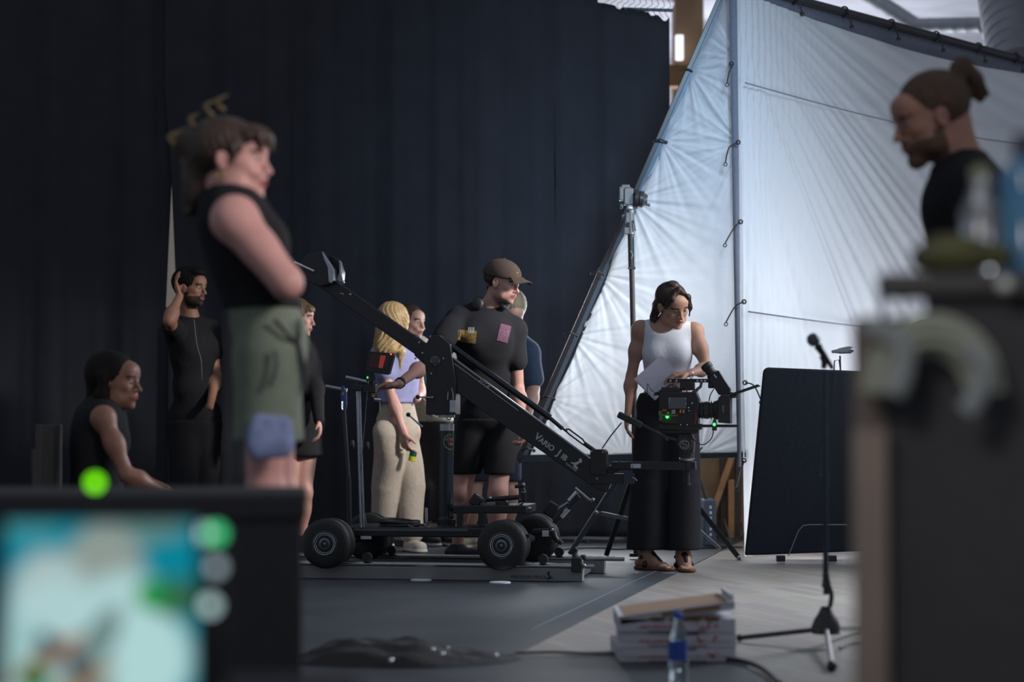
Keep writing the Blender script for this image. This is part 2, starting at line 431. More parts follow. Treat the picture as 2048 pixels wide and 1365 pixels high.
# ------------------------------------------------------------------ setting
fl = grid_mesh('floor', lambda u, v: (-12 + 24 * u, -2 + 32 * v, 0), 2, 2, M_FLOOR); tag(fl, kind='structure')
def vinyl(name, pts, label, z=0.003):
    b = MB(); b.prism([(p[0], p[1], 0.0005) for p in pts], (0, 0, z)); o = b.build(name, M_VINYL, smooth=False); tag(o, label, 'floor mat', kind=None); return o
pa = floor_pt(1030, 1309); pb = floor_pt(1466, 1090); pe = pa + (pb - pa) * 1.15
back = 14.6
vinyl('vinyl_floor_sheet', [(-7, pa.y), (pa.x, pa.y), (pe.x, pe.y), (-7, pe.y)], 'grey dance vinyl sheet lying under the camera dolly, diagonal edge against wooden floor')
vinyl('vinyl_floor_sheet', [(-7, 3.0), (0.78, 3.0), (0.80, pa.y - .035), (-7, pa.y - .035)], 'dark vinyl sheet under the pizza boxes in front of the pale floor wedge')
b = MB(); dd = (pb - pa).normalized(); nn = Vector((-dd.y, dd.x, 0))
for off, w in ((0.13, 0.003),):
    p0 = pa + nn * off + dd * 0.9; p1 = pb + nn * off - dd * 0.3
    b.beam(p0 + Vector((0, 0, .0042)), p1 + Vector((0, 0, .0042)), w, 0.0012, side=nn)
tag(b.build('floor_tape_line', M_HEM), 'thin pale tape line running parallel to the diagonal vinyl edge', 'tape')
wall = MB(); wall.box((2, 26.2, 4), (34, 0.3, 8)); tag(wall.build('wall_back', mat('back_wall_plaster', rgb(176, 172, 176), 0.8, var=0.06, scale=1.5), smooth=False), kind='structure')
cl = MB(); cl.box((2, 21.2, 5.35), (34, 10.4, 0.2)); tag(cl.build('ceiling', mat('ceiling_board', rgb(178, 180, 190), 0.8, var=0.12, scale=2.5), smooth=False), kind='structure')
# concrete/wood columns far behind, seen between curtain and scrim
def column(name, px0, px1, d, m, label, slant=0.0):
    a = A(px0, 100, d); c = A(px1, 100, d); b = MB()
    xc = (a.x + c.x) / 2; w = c.x - a.x
    b.prism([(xc - w / 2 + slant, d, 0.0), (xc + w / 2 + slant, d, 0.0), (xc + w / 2, d, 5.2), (xc - w / 2, d, 5.2)], (0, 0.5, 0))
    tag(b.build(name, m, bevel=0.02, smooth=False), kind='structure')
column('trim_1', 1351, 1408, 22, mat('warm_column_timber', rgb(158, 128, 98), 0.7, var=0.15, scale=3), '')
column('trim_2', 1418, 1436, 23.5, mat('far_timber', rgb(170, 140, 110), 0.7, var=0.15, scale=3), '')
b = MB(); p = A(1330, 160, 21.5); q = A(1440, 160, 21.5)
b.box(((p.x + q.x) / 2, 21.3, p.z), (q.x - p.x + .6, .2, 0.22)); tag(b.build('trim_3', M_WOOD2, bevel=.01, smooth=False), kind='structure')
b = MB(); p = A(1350, 72, 21.9); q = A(1366, 122, 21.9)
b.box(((p.x + q.x) / 2, 21.85, (p.z + q.z) / 2), (q.x - p.x, .06, p.z - q.z)); b2 = b.build('wall_lantern', mat('lit_glass', (1, 1, 1), 0.4, emit=(0.95, 0.97, 1.0), estr=1.1), bevel=.01); tag(b2, 'small bright lantern on the timber column seen past the curtain edge', 'lamp')
# ---- curtains
def fold(x, z, ph=0.0):
    s = 0.0
    for k, (f, a) in enumerate(((2.1, .04), (5.3, .028), (9.7, .018), (17.0, .007), (29.0, .003))):
        s += a * math.sin(f * x * 2.2 + ph + 1.7 * k + 0.35 * math.sin(z * .9 + k))
    return s
CD = 14.85
def gapf(z):
    if z > 2.57: return 0.0
    if z > 1.60: return (2.57 - z) / 0.97
    return max(-0.3, 1 - (1.60 - z) / 0.10)
def main_curtain(u, v):
    topz = 4.6
    z0 = 0.02
    xl = -2.383 + 0.047 * gapf(z0 + (topz - z0) * v) - 0.05 * min(1, max(0, (z0 + (topz - z0) * v - 2.57) / .6))
    x = xl + (1.103 - xl) * u
    topx = 4.6 if x < 0.3 else (4.6 - (x - 0.3) * 1.6 if x < 0.6 else 3.76 + (0.6 - x) * 0.22 + .35 * max(0, .6 - x))
    if x >= 0.3: topx = min(topx, 3.80 - (x - 0.6) * 0.30 + 0.03 * math.sin(x * 23) + .02 * math.sin(x * 57))
    z = z0 + (topx - z0) * v
    return (x, CD + fold(x, z) * (0.4 + 0.2 * (1 - v)), z)
cu = grid_mesh('stage_curtain', main_curtain, 620, 60, M_CURT, thick=0.004)
tag(cu, 'wide black molton curtain in heavy folds behind the crane', 'curtain')
def left_curtain(u, v):
    z = 0.02 + 4.6 * v; xr = -2.383 - 0.040 * gapf(z); x = -5.4 + (xr + 5.4) * u
    return (x, CD - 0.02 + fold(x, z, 2.0) * 0.5 + 0.09, z)
cu = grid_mesh('stage_curtain', left_curtain, 420, 60, M_CURT, thick=0.004)
tag(cu, 'black curtain beyond the seated woman, edge of the narrow light slit', 'curtain')
b = MB(); b.cyl(A(1250, 18, CD), A(1346, 21, CD), 0.012); 
tag(b.build('curtain_pipe', mat('teal_pipe', rgb(96, 120, 128), .5, .3), smooth=True), 'grey curtain pipe sticking out over the curtain corner', 'pipe')
b = MB()
for i in range(11):
    x = 1215 + i * 12; p = A(x, 6 + (x - 1205) * .13, CD - .03)
    b.tube([p + Vector((0, 0, .09)), p + Vector((.02, -.02, .03)), p + Vector((-.02, -.02, 0)), p + Vector((.01, 0, -.05))], .002, n=6, smooth=3)
tag(b.build('curtain_ties', M_BLACK), 'tangle of black tie strings along the curtain pipe', 'ties', kind='stuff')
# ---- ducts
def duct(pts, r, label):
    b = MB(); P = [Vector(p) for p in pts]
    for a, c in zip(P, P[1:]):
        n = int((c - a).length / 0.16) + 2; prof = []
        for i in range(n):
            h = (c - a).length * i / (n - 1); prof += [(max(0, h - .012), r), (h, r * 1.035), (h + .012, r)]
        b.lathe(a, c - a, prof, n=32)
    for a in P[1:-1]: b.sphere(a, r * 1.02, n=24)
    return tag(b.build('ventilation_duct', mat('galvanised_duct', (0.40, 0.43, 0.47), 0.5, 0.3, var=0.2, scale=2)), label, 'duct')
duct([A(2008, -90, 20.5), A(2030, 40, 19.6), A(2045, 140, 19.2)], 0.30, 'wide spiral ventilation duct hanging above the scrim corner')
duct([A(1660, -60, 21.5), A(1833, 52, 21), A(1962, 50, 20.6)], 0.078, 'thin ventilation duct with an elbow joining the wide duct')
# ---- plywood wall section behind the scrim frame
t = thing('plywood_wall_section', 'raw plywood partition with leaning battens below the scrim frame', 'partition', (1.6, 15.2, 0))
b = MB(); b.box((1.75, 15.25, .62), (1.9, .02, 1.24)); b.build('panel', M_WOOD, t, world=True)
for (p0, p1) in (((1447, 905), (1447, 1086)), ((1478, 905), (1472, 1086))):
    b = MB(); b.beam(A(p0[0], p0[1], 15.15), A(p1[0], p1[1], 15.15), .06, .05); b.build('post', mat('dark_batten', rgb(72, 56, 50), .7), t, world=True, bevel=.004)
for (p0, p1) in (((1466, 905), (1405, 1084)), ((1462, 960), (1462, 1086))):
    b = MB(); b.beam(A(p0[0], p0[1], 15.08), A(p1[0], p1[1], 15.08), .05, .045); b.build('batten', M_WOOD2, t, world=True, bevel=.004)
# ---- scrims
def ipol(P, t):
    n = len(P) - 1; i = min(int(t * n), n - 1); f = t * n - i; return P[i].lerp(P[i + 1], f)
sc_l = thing('scrim_frame', 'tilted metal frame stretching a white cloth behind the woman in white top', 'scrim', (1.0, 13.15, 0))
fa, fb = A(1037, 919, 13.30), A(1450, -28, 13.12); fc = A(1492, 907, 13.02)
b = MB(); b.beam(fa, fb, .05, .030); b.beam(fa + Vector((.055, 0, .0)), fb + Vector((.055, .0, 0)), .05, .014); b.build('tube', M_BLACK, sc_l, world=True, bevel=.003)
b = MB(); b.beam(fa + Vector((.03, -.004, .0)), fb + Vector((.03, -.004, 0)), .03, .042); b.build('web', mat('grey_frame_web', rgb(92, 104, 118), .45, .4), sc_l, world=True)
b = MB(); b.beam(fa, fc, .05, .035, side=(0, 0, 1)); b.build('bottom_rail', mat('frame_teal_grey', rgb(60, 74, 82), .45, .4), sc_l, world=True, bevel=.003)
clips_l = [(1375, 143), (1320, 283), (1262, 400), (1195, 547), (1142, 670), (1096, 797), (1056, 900)]
Lp = [A(1062, 913, 13.27), A(1265, 425, 13.2), A(1386, 135, 13.15), A(1458, -30, 13.1)]
CP = [A(x, y, 13.2) for x, y in clips_l] + [A(1250, 912, 13.15), A(1400, 909, 13.1), A(1475, 120, 13), A(1480, 290, 13)]
def left_fabric(u, v):
    l = Lp[0].lerp(Lp[3], v); r = A(1491, 905, 12.99).lerp(A(1472, -30, 12.99), v)
    bow = 0.018 * abs(math.sin(v * math.pi * 7.0)) ** 1.0 * (1 - u) ** 6
    l = l + Vector((bow - .012, 0, 0))
    p = l.lerp(r, u)
    dsp = 0.018 * math.sin(u * math.pi) * math.sin(v * math.pi)
    for k, c in enumerate(CP):
        dx, dz = p.x - c.x, p.z - c.z; R = math.hypot(dx, dz); th = math.atan2(dz, dx)
        dsp += 0.0125 * min(1, R / .12) * math.exp(-R / 0.30) * (math.sin(th * 17 + k) * .6 + math.sin(th * 29 + 2 * k) * .35 + .25 * math.sin(th * 47))
    dsp += 0.004 * math.sin(p.x * 9 + p.z * 14 + 2 * math.sin(p.z * 5)) * (1 - v)
    return (p.x, p.y - dsp, p.z)
grid_obj = grid_mesh('cloth', lambda u, v: tuple(Vector(left_fabric(u, v)) - Vector(sc_l.location)), 170, 330, M_SCRIM, sc_l)
for i, (x, y) in enumerate(clips_l):
    b = MB(); p = A(x - 12, y, 13.14); q = A(x + 12, y + 2, 13.14)
    b.tube([p, (p + q) / 2 + Vector((0, -.03, .012)), q], .006, n=8, smooth=3); b.sphere(q, .011); b.sphere(p, .009); b.build('clip', M_BLACK2, sc_l, world=True)
b = MB(); p = A(1395, 905, 12.98); b.tube([p + Vector((-.04, 0, -.015)), p, p + Vector((.03, 0, .03))], .005, n=6, smooth=3); b.build('clip', M_BLACK2, sc_l, world=True)
# right scrim hanging from its pipe
sc_r = thing('hanging_scrim', 'large white cloth hanging in folds from a black pipe beside the black flag', 'scrim', (2.6, 14.2, 0))
ta = A(1468, -26, 12.97); ta = Vector((ta.x, 12.97, 3.46)); tb = ta + (Vector((3.785, 15.77, 3.46)) - ta) * 1.25
tdir = (tb - ta).normalized(); tn = Vector((tdir.y, -tdir.x, 0))   # towards the camera
Wd = (tb - ta).length
frng = [(rng.uniform(8, 26), rng.uniform(0, 6.28), rng.uniform(.4, 1)) for _ in range(9)]
frng2 = [(rng.uniform(28, 90), rng.uniform(0, 6.28), rng.uniform(.3, 1)) for _ in range(14)]
def right_fabric(u, v):
    w = u ** 1.35 * Wd
    base = Vector((ta.x + .012, 12.96, 0)).lerp(ta, 1) if False else ta + tdir * w
    z = 0.0 + (3.46 - 0.0) * v
    sag = 0.10 * math.sin(min(1, w / Wd) * math.pi) + .03 * abs(math.sin(w * 3.2)) * 0
    z = z * (1 - sag / 3.46 * v)
    ox, oz = -0.35, 3.75
    th = math.atan2(w - ox, oz - z); R = math.hypot(w - ox, oz - z)
    dsp = 0
    ampl = 0.010 * (R / 1.6) * math.exp(-max(0, w - 0.9) / 1.4)
    for f, p, a in frng: dsp += a * math.sin(f * th * 2.4 + p)
    d2 = 0
    for f, p, a in frng2: d2 += a * math.sin(f * th * 2.2 + p + .6 * math.sin(R * 2 + p))
    dsp = dsp * ampl * 0.42 + d2 * 0.0011 * (.4 + R / 2) * math.exp(-max(0, w - 1.3) / 2.0)
    low = max(0, 1 - z / .9)
    dsp += 0.012 * low * math.sin(w * 21 + 2 * math.sin(w * 5))
    vert = 0.010 * math.exp(-w / .35) * math.sin(w * 95 + .5 * math.sin(z * 2))
    edge = min(1, w / .05)
    p = base + tn * ((dsp + vert) * edge + 0.02)
    xs = 0.034 * (1 - v) if w < 0.2 else 0.034 * (1 - v)
    return Vector((p.x + xs, p.y, max(z, 0.006)))
grid_mesh('cloth', lambda u, v: tuple(right_fabric(u, v) - Vector(sc_r.location)), 560, 220, M_SCRIM, sc_r)
b = MB(); b.cyl(ta + Vector((-.25, -.29, .06)) * 0 + Vector((0, 0, .05)), tb + Vector((0, 0, .05)), .026)
b.build('pipe', M_BLACK, sc_r, world=True)
b = MB()
for (z0, z1, w0, w1) in ((3.50, 0.55, .050, .024),):
    n = 30
    for i in range(n):
        def pt(t, sgn):
            z = z0 + (z1 - z0) * t; w = w0 + (w1 - w0) * t; v = z / 3.46
            return Vector((ta.x - 0.012 + 0.034 * (1 - v) + sgn * w / 2, 12.92, z))
        b.add([pt(i / n, -1), pt((i + 1) / n, -1), pt((i + 1) / n, 1), pt(i / n, 1)], [(0, 1, 2, 3)])
def top_hem(u, v):
    w = .02 + u * (Wd - .02); zb = 3.46 - 0.10 * math.sin(min(1, w / Wd) * math.pi) - .012; zt = 3.505
    p = ta + tdir * w - tn * .012; return (p.x - sc_r.location.x, p.y - sc_r.location.y, zb + (zt - zb) * v)
grid_mesh('top_hem', top_hem, 60, 2, M_HEM, sc_r, thick=.003)
hm = b.build('hem', M_HEM, sc_r, world=True); hm.modifiers.new('t', 'SOLIDIFY').thickness = .003
for (za, zb) in ((2.885, 2.66), (1.49, 1.33)):
    b = MB(); pts = []
    for i in range(25):
        w = Wd * .92 * i / 24; p = ta + tdir * w + tn * 0.075; z = za + (zb - za) * 0 + 0.0 * w
        z = za - 0.06 * math.sin(math.pi * i / 24)
        pts.append((p.x + .034 * (1 - z / 3.46), p.y, z))
    b.tube(pts, .005, n=6, smooth=2); b.build('seam_cord', mat('grey_cord', rgb(132, 138, 152), .8), sc_r, world=True)
for i, x in enumerate((1590, 1690, 1785, 1875, 1960, 2036)):
    # a bungee where the pipe is crossed by this sight line
    w = None
    for k in range(400):
        p = ta + tdir * (Wd * k / 400)
        if 1024 + p.x / p.y * F_PX >= x: w = Wd * k / 400; break
    p = ta + tdir * w + Vector((0, 0, .05))
    b = MB(); b.ring(p, tdir, .034, .006, n=20, m=6); b.tube([p + tn * .034, p + tn * .05 + Vector((0, 0, -.06)), p + tn * .05 + Vector((.01, 0, -.10))], .005, n=6); b.sphere(p + tn * .05 + Vector((.01, 0, -.105)), .016)
    b.build('bungee', M_BLACK2, sc_r, world=True)
ties = [((1463, 128), (1457, 150), (1454, 166)), ((1476, 285), (1458, 296), (1451, 325)), ((1481, 444), (1468, 456), (1450, 487)), ((1488, 604), (1470, 614), (1452, 645)),
        ((1490, 766), (1508, 772), (1522, 801)), ((1488, 922), (1481, 948), (1474, 975))]
for P in ties:
    b = MB(); Q = [A(x, y, 12.87) for x, y in P]
    b.tube(Q, .0045, n=6, smooth=5); b.ring(Q[0], (0, 1, .3), .012, .0045, n=14, m=6); b.ring(Q[-1] + Vector((0, 0, -.012)), (.2, 1, 0), .010, .003, n=14, m=6)
    b.build('elastic_tie', M_BLACK2, sc_r, world=True)
# ---- black flag (floppy) hiding a floor lamp
t = thing('black_flag', 'tall black padded panel standing in front of the hanging white cloth', 'flag panel', (1.7, 12.5, 0))
FP = [A(1490, 1112, 12.5), A(1760, 1102, 12.5), A(1760, 744, 12.5), A(1534, 735, 12.5), A(1527, 741, 12.5)]
b = MB(); b.prism(FP, (0, .035, 0)); b.build('panel', mat('flag_fabric', (.034, .042, .056), .9, bump=.05, bscale=200, spec=.15), t, world=True, bevel=.012)
b = MB(); b.tube([A(1577, 1112, 12.46), A(1597, 1062, 12.46), A(1606, 1052, 12.46), A(1616, 1050, 12.46), A(1694, 1050, 12.46)], .0035, n=8); b.build('wire_handle', M_STEEL, t, world=True)
for x in (1562, 1665):
    b = MB(); b.box(A(x, 1112, 12.5) + Vector((0, .02, -.018)), (.05, .05, .036)); b.build('foot', M_BLACK2, t, world=True, bevel=.004)
t = thing('small_stage_light', 'tiny lamp on thin wire bracket above the black flag edge', 'lamp', (2.0, 12.53, 0))
b = MB(); b.tube([A(1668, 741, 12.56), A(1669, 722, 12.56), A(1678, 720, 12.56), A(1681, 741, 12.56)], .004, n=6); b.cyl(A(1681, 745, 12.56), A(1680, 712, 12.56), .005); b.build('bracket', M_BLACK2, t, world=True)
b = MB(); b.lathe(A(1663, 704, 12.56), (1, 0, .1), [(0, .008), (.03, .012), (.05, .018), (.11, .022), (.13, .012)]); b.build('head', M_STEEL, t, world=True)
# ------------------------------------------------------------------ light stand with grip head
t = thing('light_stand', 'tall black telescopic stand clamped to the tilted scrim frame behind the woman in white top', 'stand', (0.74, 12.75, 0))
D = 12.75
def S3(px, py, dd=0): return A(px, py, D + dd)
base = S3(1269, 940)
b = MB(); b.cyl(S3(1270, 1000), S3(1267, 700), .0165); b.cyl(S3(1267, 700), S3(1263.5, 538), .016); b.build('riser', M_BLACK, t, world=True)
b = MB(); b.cyl(S3(1263.5, 538), S3(1262, 470), .020); b.box(S3(1263, 502), (.030, .03, .17)); b.box(S3(1263.5, 537), (.045, .04, .012)); b.build('sleeve', M_BLACK2, t, world=True, bevel=.002)
b = MB(); b.beam(S3(1269, 475, -.02), S3(1269, 535, -.02), .006, .008); b.tube([S3(1261, 502, -.03), S3(1265, 510, -.03), S3(1262, 518, -.03)], .003, n=6); b.build('steel_strip', M_STEEL, t, world=True)
b = MB(); b.cyl(S3(1262, 470), S3(1261, 420), .024); b.box(S3(1257, 462), (.05, .04, .04)); b.box(S3(1260, 436), (.05, .045, .06)); b.tube([S3(1268, 440, -.03), S3(1270, 455, -.03), S3(1271, 462, -.03)], .006, n=8); b.cyl(S3(1254, 430), S3(1244, 433), .009); b.build('lock_collar', M_ALU, t, world=True, bevel=.003)
b = MB(); b.cyl(S3(1260, 418), S3(1260, 410), .019); b.build('white_ring', M_WHITE, t, world=True)
b = MB(); b.box(S3(1257, 394), (.055, .06, .10)); b.box(S3(1243, 388), (.028, .05, .085)); b.cyl(S3(1240, 412), S3(1246, 412), .018); b.cyl(S3(1246, 376), S3(1262, 378), .012); b.box(S3(1251, 373), (.05, .03, .02)); b.build('clamp_body', M_ALU, t, world=True, bevel=.005)
b = MB(); b.lathe(S3(1266, 397), (1, 0, -.12), [(0, .03), (.01, .055), (.03, .057), (.034, .045), (.04, .05), (.06, .05), (.066, .04), (.085, .03)], n=32); b.tube([S3(1291, 408), S3(1300, 411)], .009, n=10); b.build('grip_disc', M_BLACK, t, world=True)
# legs: flat steel profiles
for (p0, p1, d0, d1) in (((1238, 955), (1141, 1108), 12.7, 13.25), ((1262, 965), (1213, 1112), 12.8, 13.05), ((1372, 985), (1478, 1119), 12.85, 12.75)):
    q = A(p1[0], p1[1], d1); q.z = 0.012
    b = MB(); b.beam(A(p0[0], p0[1], d0), q, .035, .030); b.build('leg', mat('leg_grey_steel', rgb(116, 126, 132), .45, .5) if p1[0] < 1200 else M_BLACK, t, world=True, bevel=.003)
b = MB(); b.beam(A(1194, 1026, 12.9), A(1262, 1040, 12.8), .03, .025); b.build('brace', mat('leg_grey_steel', rgb(116, 126, 132)), t, world=True, bevel=.003)
b = MB(); b.cyl(A(1400, 1062, 12.9), A(1440, 1098, 12.85), .010); b.build('brace', M_STEEL, t, world=True)
b = MB(); b.sphere(A(1194, 1026, 12.86), .012); b.sphere(A(1478, 1117, 12.72), .014); b.build('bolt', M_STEEL, t, world=True)
b = MB(); b.box((.74, 12.75, .03), (.08, .08, .02)); b.cyl((.74, 12.75, .02), S3(1270, 1000), .016); b.build('centre_post', M_BLACK, t, world=True)
# ------------------------------------------------------------------ dolly track, dolly, crane (own axis: ex along the rails)
AN = math.radians(9.3); EX = Vector((math.cos(AN), -math.sin(AN), 0)); EY = Vector((math.sin(AN), math.cos(AN), 0)); P0 = Vector((0.363, 11.0, 0)); UP = Vector((0, 0, 1))
def DL(s, k, z): return P0 + EX * s + EY * k + UP * z
def T(px, py, k=0.31):
    d = A(px, py, 1.0) - Vector((0, 0, CAM_H)); o = P0 + EY * k - Vector((0, 0, CAM_H))
    return Vector((0, 0, CAM_H)) + d * (o.dot(EY) / d.dot(EY))
def kk(p, dk): return p + EY * dk
t = thing('dolly_track', 'aluminium rail track with round running tubes under the camera dolly', 'track', tuple(DL(-1.5, .3, 0)))
MT = mat('track_side', rgb(146, 146, 144), .5, .2, var=.08, scale=6)
for k0, e in ((0.0, 0.0), (0.60, 0.04)):
    b = MB(); b.beam(DL(-3.6, k0 + .03, .038), DL(e, k0 + .03, .038), .075, .068, side=EY); r_ = b.build('rail', MT, t, world=True, bevel=.004)
    if k0 == 0.0: NEAR_RAIL = r_
    for q in (0.0, 0.058):
        b = MB(); b.cyl(DL(-3.6, k0 + q, .083), DL(e + .06 * (q == 0) + (.05 if e else 0), k0 + q, .083), .0115, n=20); b.build('running_tube', mat('polished_tube', (.5, .5, .5), .25, 1.0), t, world=True)
for s in (-3.3, -2.2, -1.1, -0.05):
    b = MB(); b.beam(DL(s, .06, .03), DL(s, .62, .03), .04, .03, side=EX); b.build('cross_tie', M_ALU, t, world=True)
text('rail_lettering', 'PRECISION TRACK', T(1021, 1157, -.0085), EX, UP, .0225, mat('rail_ink', (.05, .05, .05), .6), NEAR_RAIL)
def panther(parent, origin, xd, up, nrm, sc, m, name='panther_emblem'):
    pts = [(0, .1), (.25, .02), (.55, .05), (.62, .22), (.95, .18), (1.0, .26), (.72, .36), (.5, .62), (.42, .85), (.55, 1.0), (.38, 1.12), (.2, 1.0), (.12, .8), (.16, .72), (.28, .76), (.3, .5), (.42, .3), (.2, .24)]
    x = Vector(xd).normalized(); u = Vector(up); u = (u - x * u.dot(x)).normalized()
    b = MB(); b.prism([Vector(origin) + x * p[0] * sc + u * p[1] * sc for p in pts], Vector(nrm) * .0015); return b.build(name, m, parent, world=True, smooth=False)
panther(NEAR_RAIL, T(1092, 1160, -.0085), EX, UP, -EY, .038, M_DARKLET)
for i, (px, py) in enumerate(((1130, 1151), (1143, 1151), (1130, 1160), (1143, 1160))):
    b = MB(); p = T(px, py, -.009); b.cyl(p, p - EY * .003, .0022, n=10); b.build('rivet', M_CHROME, NEAR_RAIL, world=True)
t = thing('track_end_stop', 'black end stop clamped on the near rail tube', 'stop clamp', tuple(DL(-.02, 0, 0)))
b = MB(); b.beam(DL(-.055, .0, .093), DL(.0, .0, .093), .07, .075, side=EY); b.tube([DL(-.035, 0, .125), DL(-.04, 0, .16), DL(-.03, -.01, .178)], [.018, .014, .012], n=10, smooth=3); b.cyl(DL(-.01, -.01, .13), DL(.02, -.01, .13), .014); b.build('clamp', M_BLACK2, t, world=True, bevel=.006)
b = MB(); b.sphere(DL(.012, -.03, .09), .010); b.ring(DL(.004, -.03, .105), EX, .014, .003, n=16, m=6); b.build('screw', M_STEEL, t, world=True)
for (px, py, lb) in ((1000, 1167, 'round pale levelling disc under the rail lettering'), (842, 1162, 'round pale levelling disc under the rail beside the column')):
    p = floor_pt(px, py); b = MB(); b.lathe((p.x, p.y, 0.003), (0, 0, 1), [(0, .055), (.006, .055), (.008, .05)]); tag(b.build('levelling_disc', M_WHITE), lb, 'disc')
# dolly
t = thing('camera_dolly', 'black four-wheeled camera dolly with twin tyres carrying the crane column', 'dolly', tuple(DL(-.85, .3, 0)))
def tyre(c, r, w):
    b = MB(); b.m(0).lathe(c - EY * w / 2, EY, [(0, r * .52), (.002, r * .80), (w * .12, r * .93), (w * .3, r), (w * .7, r), (w * .88, r * .93), (w - .002, r * .80), (w, r * .52)], n=44)
    return b
for s, nm in ((-.405, 'r'), (-1.335, 'l')):
    for k, R in ((-.075, .130), (.03, .128), (.60, .128), (.70, .128)):
        ss = s + (0.06 if k > .5 else 0)
        c = DL(ss, k, .192)
        w = tyre(c, R, .07).build('tyre', M_RUB, t, world=True)
        if k < .5:
            b = MB(); f = c - EY * .036
            b.lathe(c - EY * .020, -EY, [(0, R * .55), (.012, R * .55), (.016, R * .50), (.010, R * .45), (.006, R * .28), (.020, R * .24), (.022, R * .15), (.012, R * .12), (.016, R * .06), (.016, .001)], n=36)
            b.build('rim', mat('rim_alloy', (.20, .23, .25), .28, .9), w, world=True)
            b = MB(); b.ring(c - EY * .037, EY, .056, .0022, n=40, m=8); b.ring(c - EY * .034, EY, .047, .0015, n=40, m=8); b.build('rim_ring', M_CHROME, w, world=True)
    b = MB(); b.cyl(DL(s, -.04, .192), DL(s + .06, .66, .192), .022); b.build('axle', M_BLACK, t, world=True)
    for k in (0.0, .60):
        b = MB(); b.cyl(DL(s + .2, k - .02, .118), DL(s + .2, k + .02, .118), .025); b.build('track_wheel', M_BLACK2, t, world=True)
b = MB(); b.beam(DL(-1.30, .31, .245), DL(-.44, .31, .245), .42, .05, side=EY); b.build('lower_deck', M_BLACK, t, world=True, bevel=.006)
b = MB(); b.beam(T(708, 1060, .1), T(935, 1061, .1), .012, .006, side=UP); b.build('deck_edge', M_ALU, t, world=True)
b = MB(); a = T(905, 1020, .12); c = T(1052, 1020, .12); b.beam(a + EY * .18, c + EY * .18, .34, .042, side=EY); b.build('upper_deck', M_BLACK, t, world=True, bevel=.005)
for px in (920, 963):
    b = MB(); b.beam(T(px, 1060, .14), T(px, 1026, .14), .03, .03, side=EY); b.build('deck_post', M_BLACK, t, world=True)
b = MB(); b.box(tuple(T(1040, 1073, -.03)), (.10, .03, .02), EX.to_track_quat('X', 'Z').to_matrix()); b.build('axle_bracket', M_BLACK, t, world=True)
b = MB(); b.box(tuple(T(732, 1076, -.02)), (.055, .004, .016), EX.to_track_quat('X', 'Z').to_matrix()); b.build('label_plate', M_STICK, t, world=True)
# column
b = MB(); b.lathe(T(893, 1062), UP, [(0, .06), (.02, .06), (.03, .05), (.06, .05), (.065, .042), (.075, .038)]); b.build('column_foot', M_BLACK, t, world=True)
b = MB(); b.cyl(T(893, 1058), T(893.5, 850), .0370, n=40); b.build('column', mat('column_anodised', (.06, .07, .09), .25, .8), t, world=True)
b = MB(); b.lathe(T(893.5, 862), UP, [(0, .039), (.036, .039), (.038, .036)], n=40); b.lathe(T(893.5, 836), UP, [(0, .044), (.022, .044), (.024, .04)], n=40); b.build('column_ring', M_STEEL, t, world=True)
# roundel sticker wrapped on the column
cc = T(893, 884); ccen = Vector((cc.x, cc.y, cc.z))
def on_col(a, z, r=.0378): return Vector((ccen.x + r * math.sin(a), ccen.y - r * math.cos(a), ccen.z + z))
def wrap_disc(R, r, m, nm, ring=None, a0=0.75):
    b = MB(); n = 32; vs = []; fs = []
    rs = [0, R] if ring is None else [ring, R]
    for rr in rs:
        for i in range(n):
            th = 2 * math.pi * i / n; vs.append(on_col(a0 + rr * math.cos(th) / .037, rr * math.sin(th), r))
    for i in range(n):
        j = (i + 1) % n; fs.append((i, j, n + j, n + i))
    b.add(vs, fs); o = b.build(nm, m, t, world=True); return o
wrap_disc(.043, .0376, mat('sticker_black', (.015, .015, .015), .5), 'round_sticker')
wrap_disc(.043, .0380, M_YEL, 'sticker_ring', ring=.039)
wrap_disc(.020, .0382, mat('sticker_orange', (.5, .13, .05), .5), 'sticker_centre')
for i, ch in enumerate('GET'):
    an = 2.75 - i * .55; R = .029; a = .75 + R * math.cos(an) / .037; z = R * math.sin(an)
    tx = Vector((math.cos(a), math.sin(a), 0)); xd = (tx * math.sin(an) + UP * -math.cos(an)); ud = (tx * math.cos(an) + UP * math.sin(an))
    text('sticker_letter', ch, on_col(a, z, .0388) - xd * .005 - ud * .004, xd, ud, .013, M_WHITE, t, depth=.0003)
# pivot head with levers
b = MB(); b.prism([kk(T(x, y), -.07) for x, y in ((857, 800), (857, 830), (916, 830), (916, 760), (905, 690), (884, 672), (866, 672), (852, 700), (858, 760))], EY * .14); b.build('pivot_head', M_BLACK, t, world=True, bevel=.004)
b = MB(); c = kk(T(876, 724), -.071); b.lathe(c, -EY, [(0, .030), (.006, .030), (.008, .026), (.0085, .01), (.0086, .001)], n=36); b.build('pivot_cap', mat('pivot_cap_metal', (.10, .11, .12), .35, .8), t, world=True)
for i in range(4):
    a = i * math.pi / 2; p = c - EY * .008 + (EX * math.cos(a) + UP * math.sin(a)) * .022; b = MB(); b.cyl(p, p - EY * .003, .003, n=8); b.build('bolt', M_STEEL, t, world=True)
for (x, y) in ((866, 674), (844, 686), (892, 718), (868, 748)):
    b = MB(); p = kk(T(x, y), -.071); b.cyl(p, p - EY * .005, .005, n=10); b.build('bolt', M_STEEL, t, world=True)
b = MB(); b.box(tuple(kk(T(911, 813), -.076)), (.032, .006, .065), EX.to_track_quat('X', 'Z').to_matrix()); b.build('white_label', M_STICK, t, world=True)
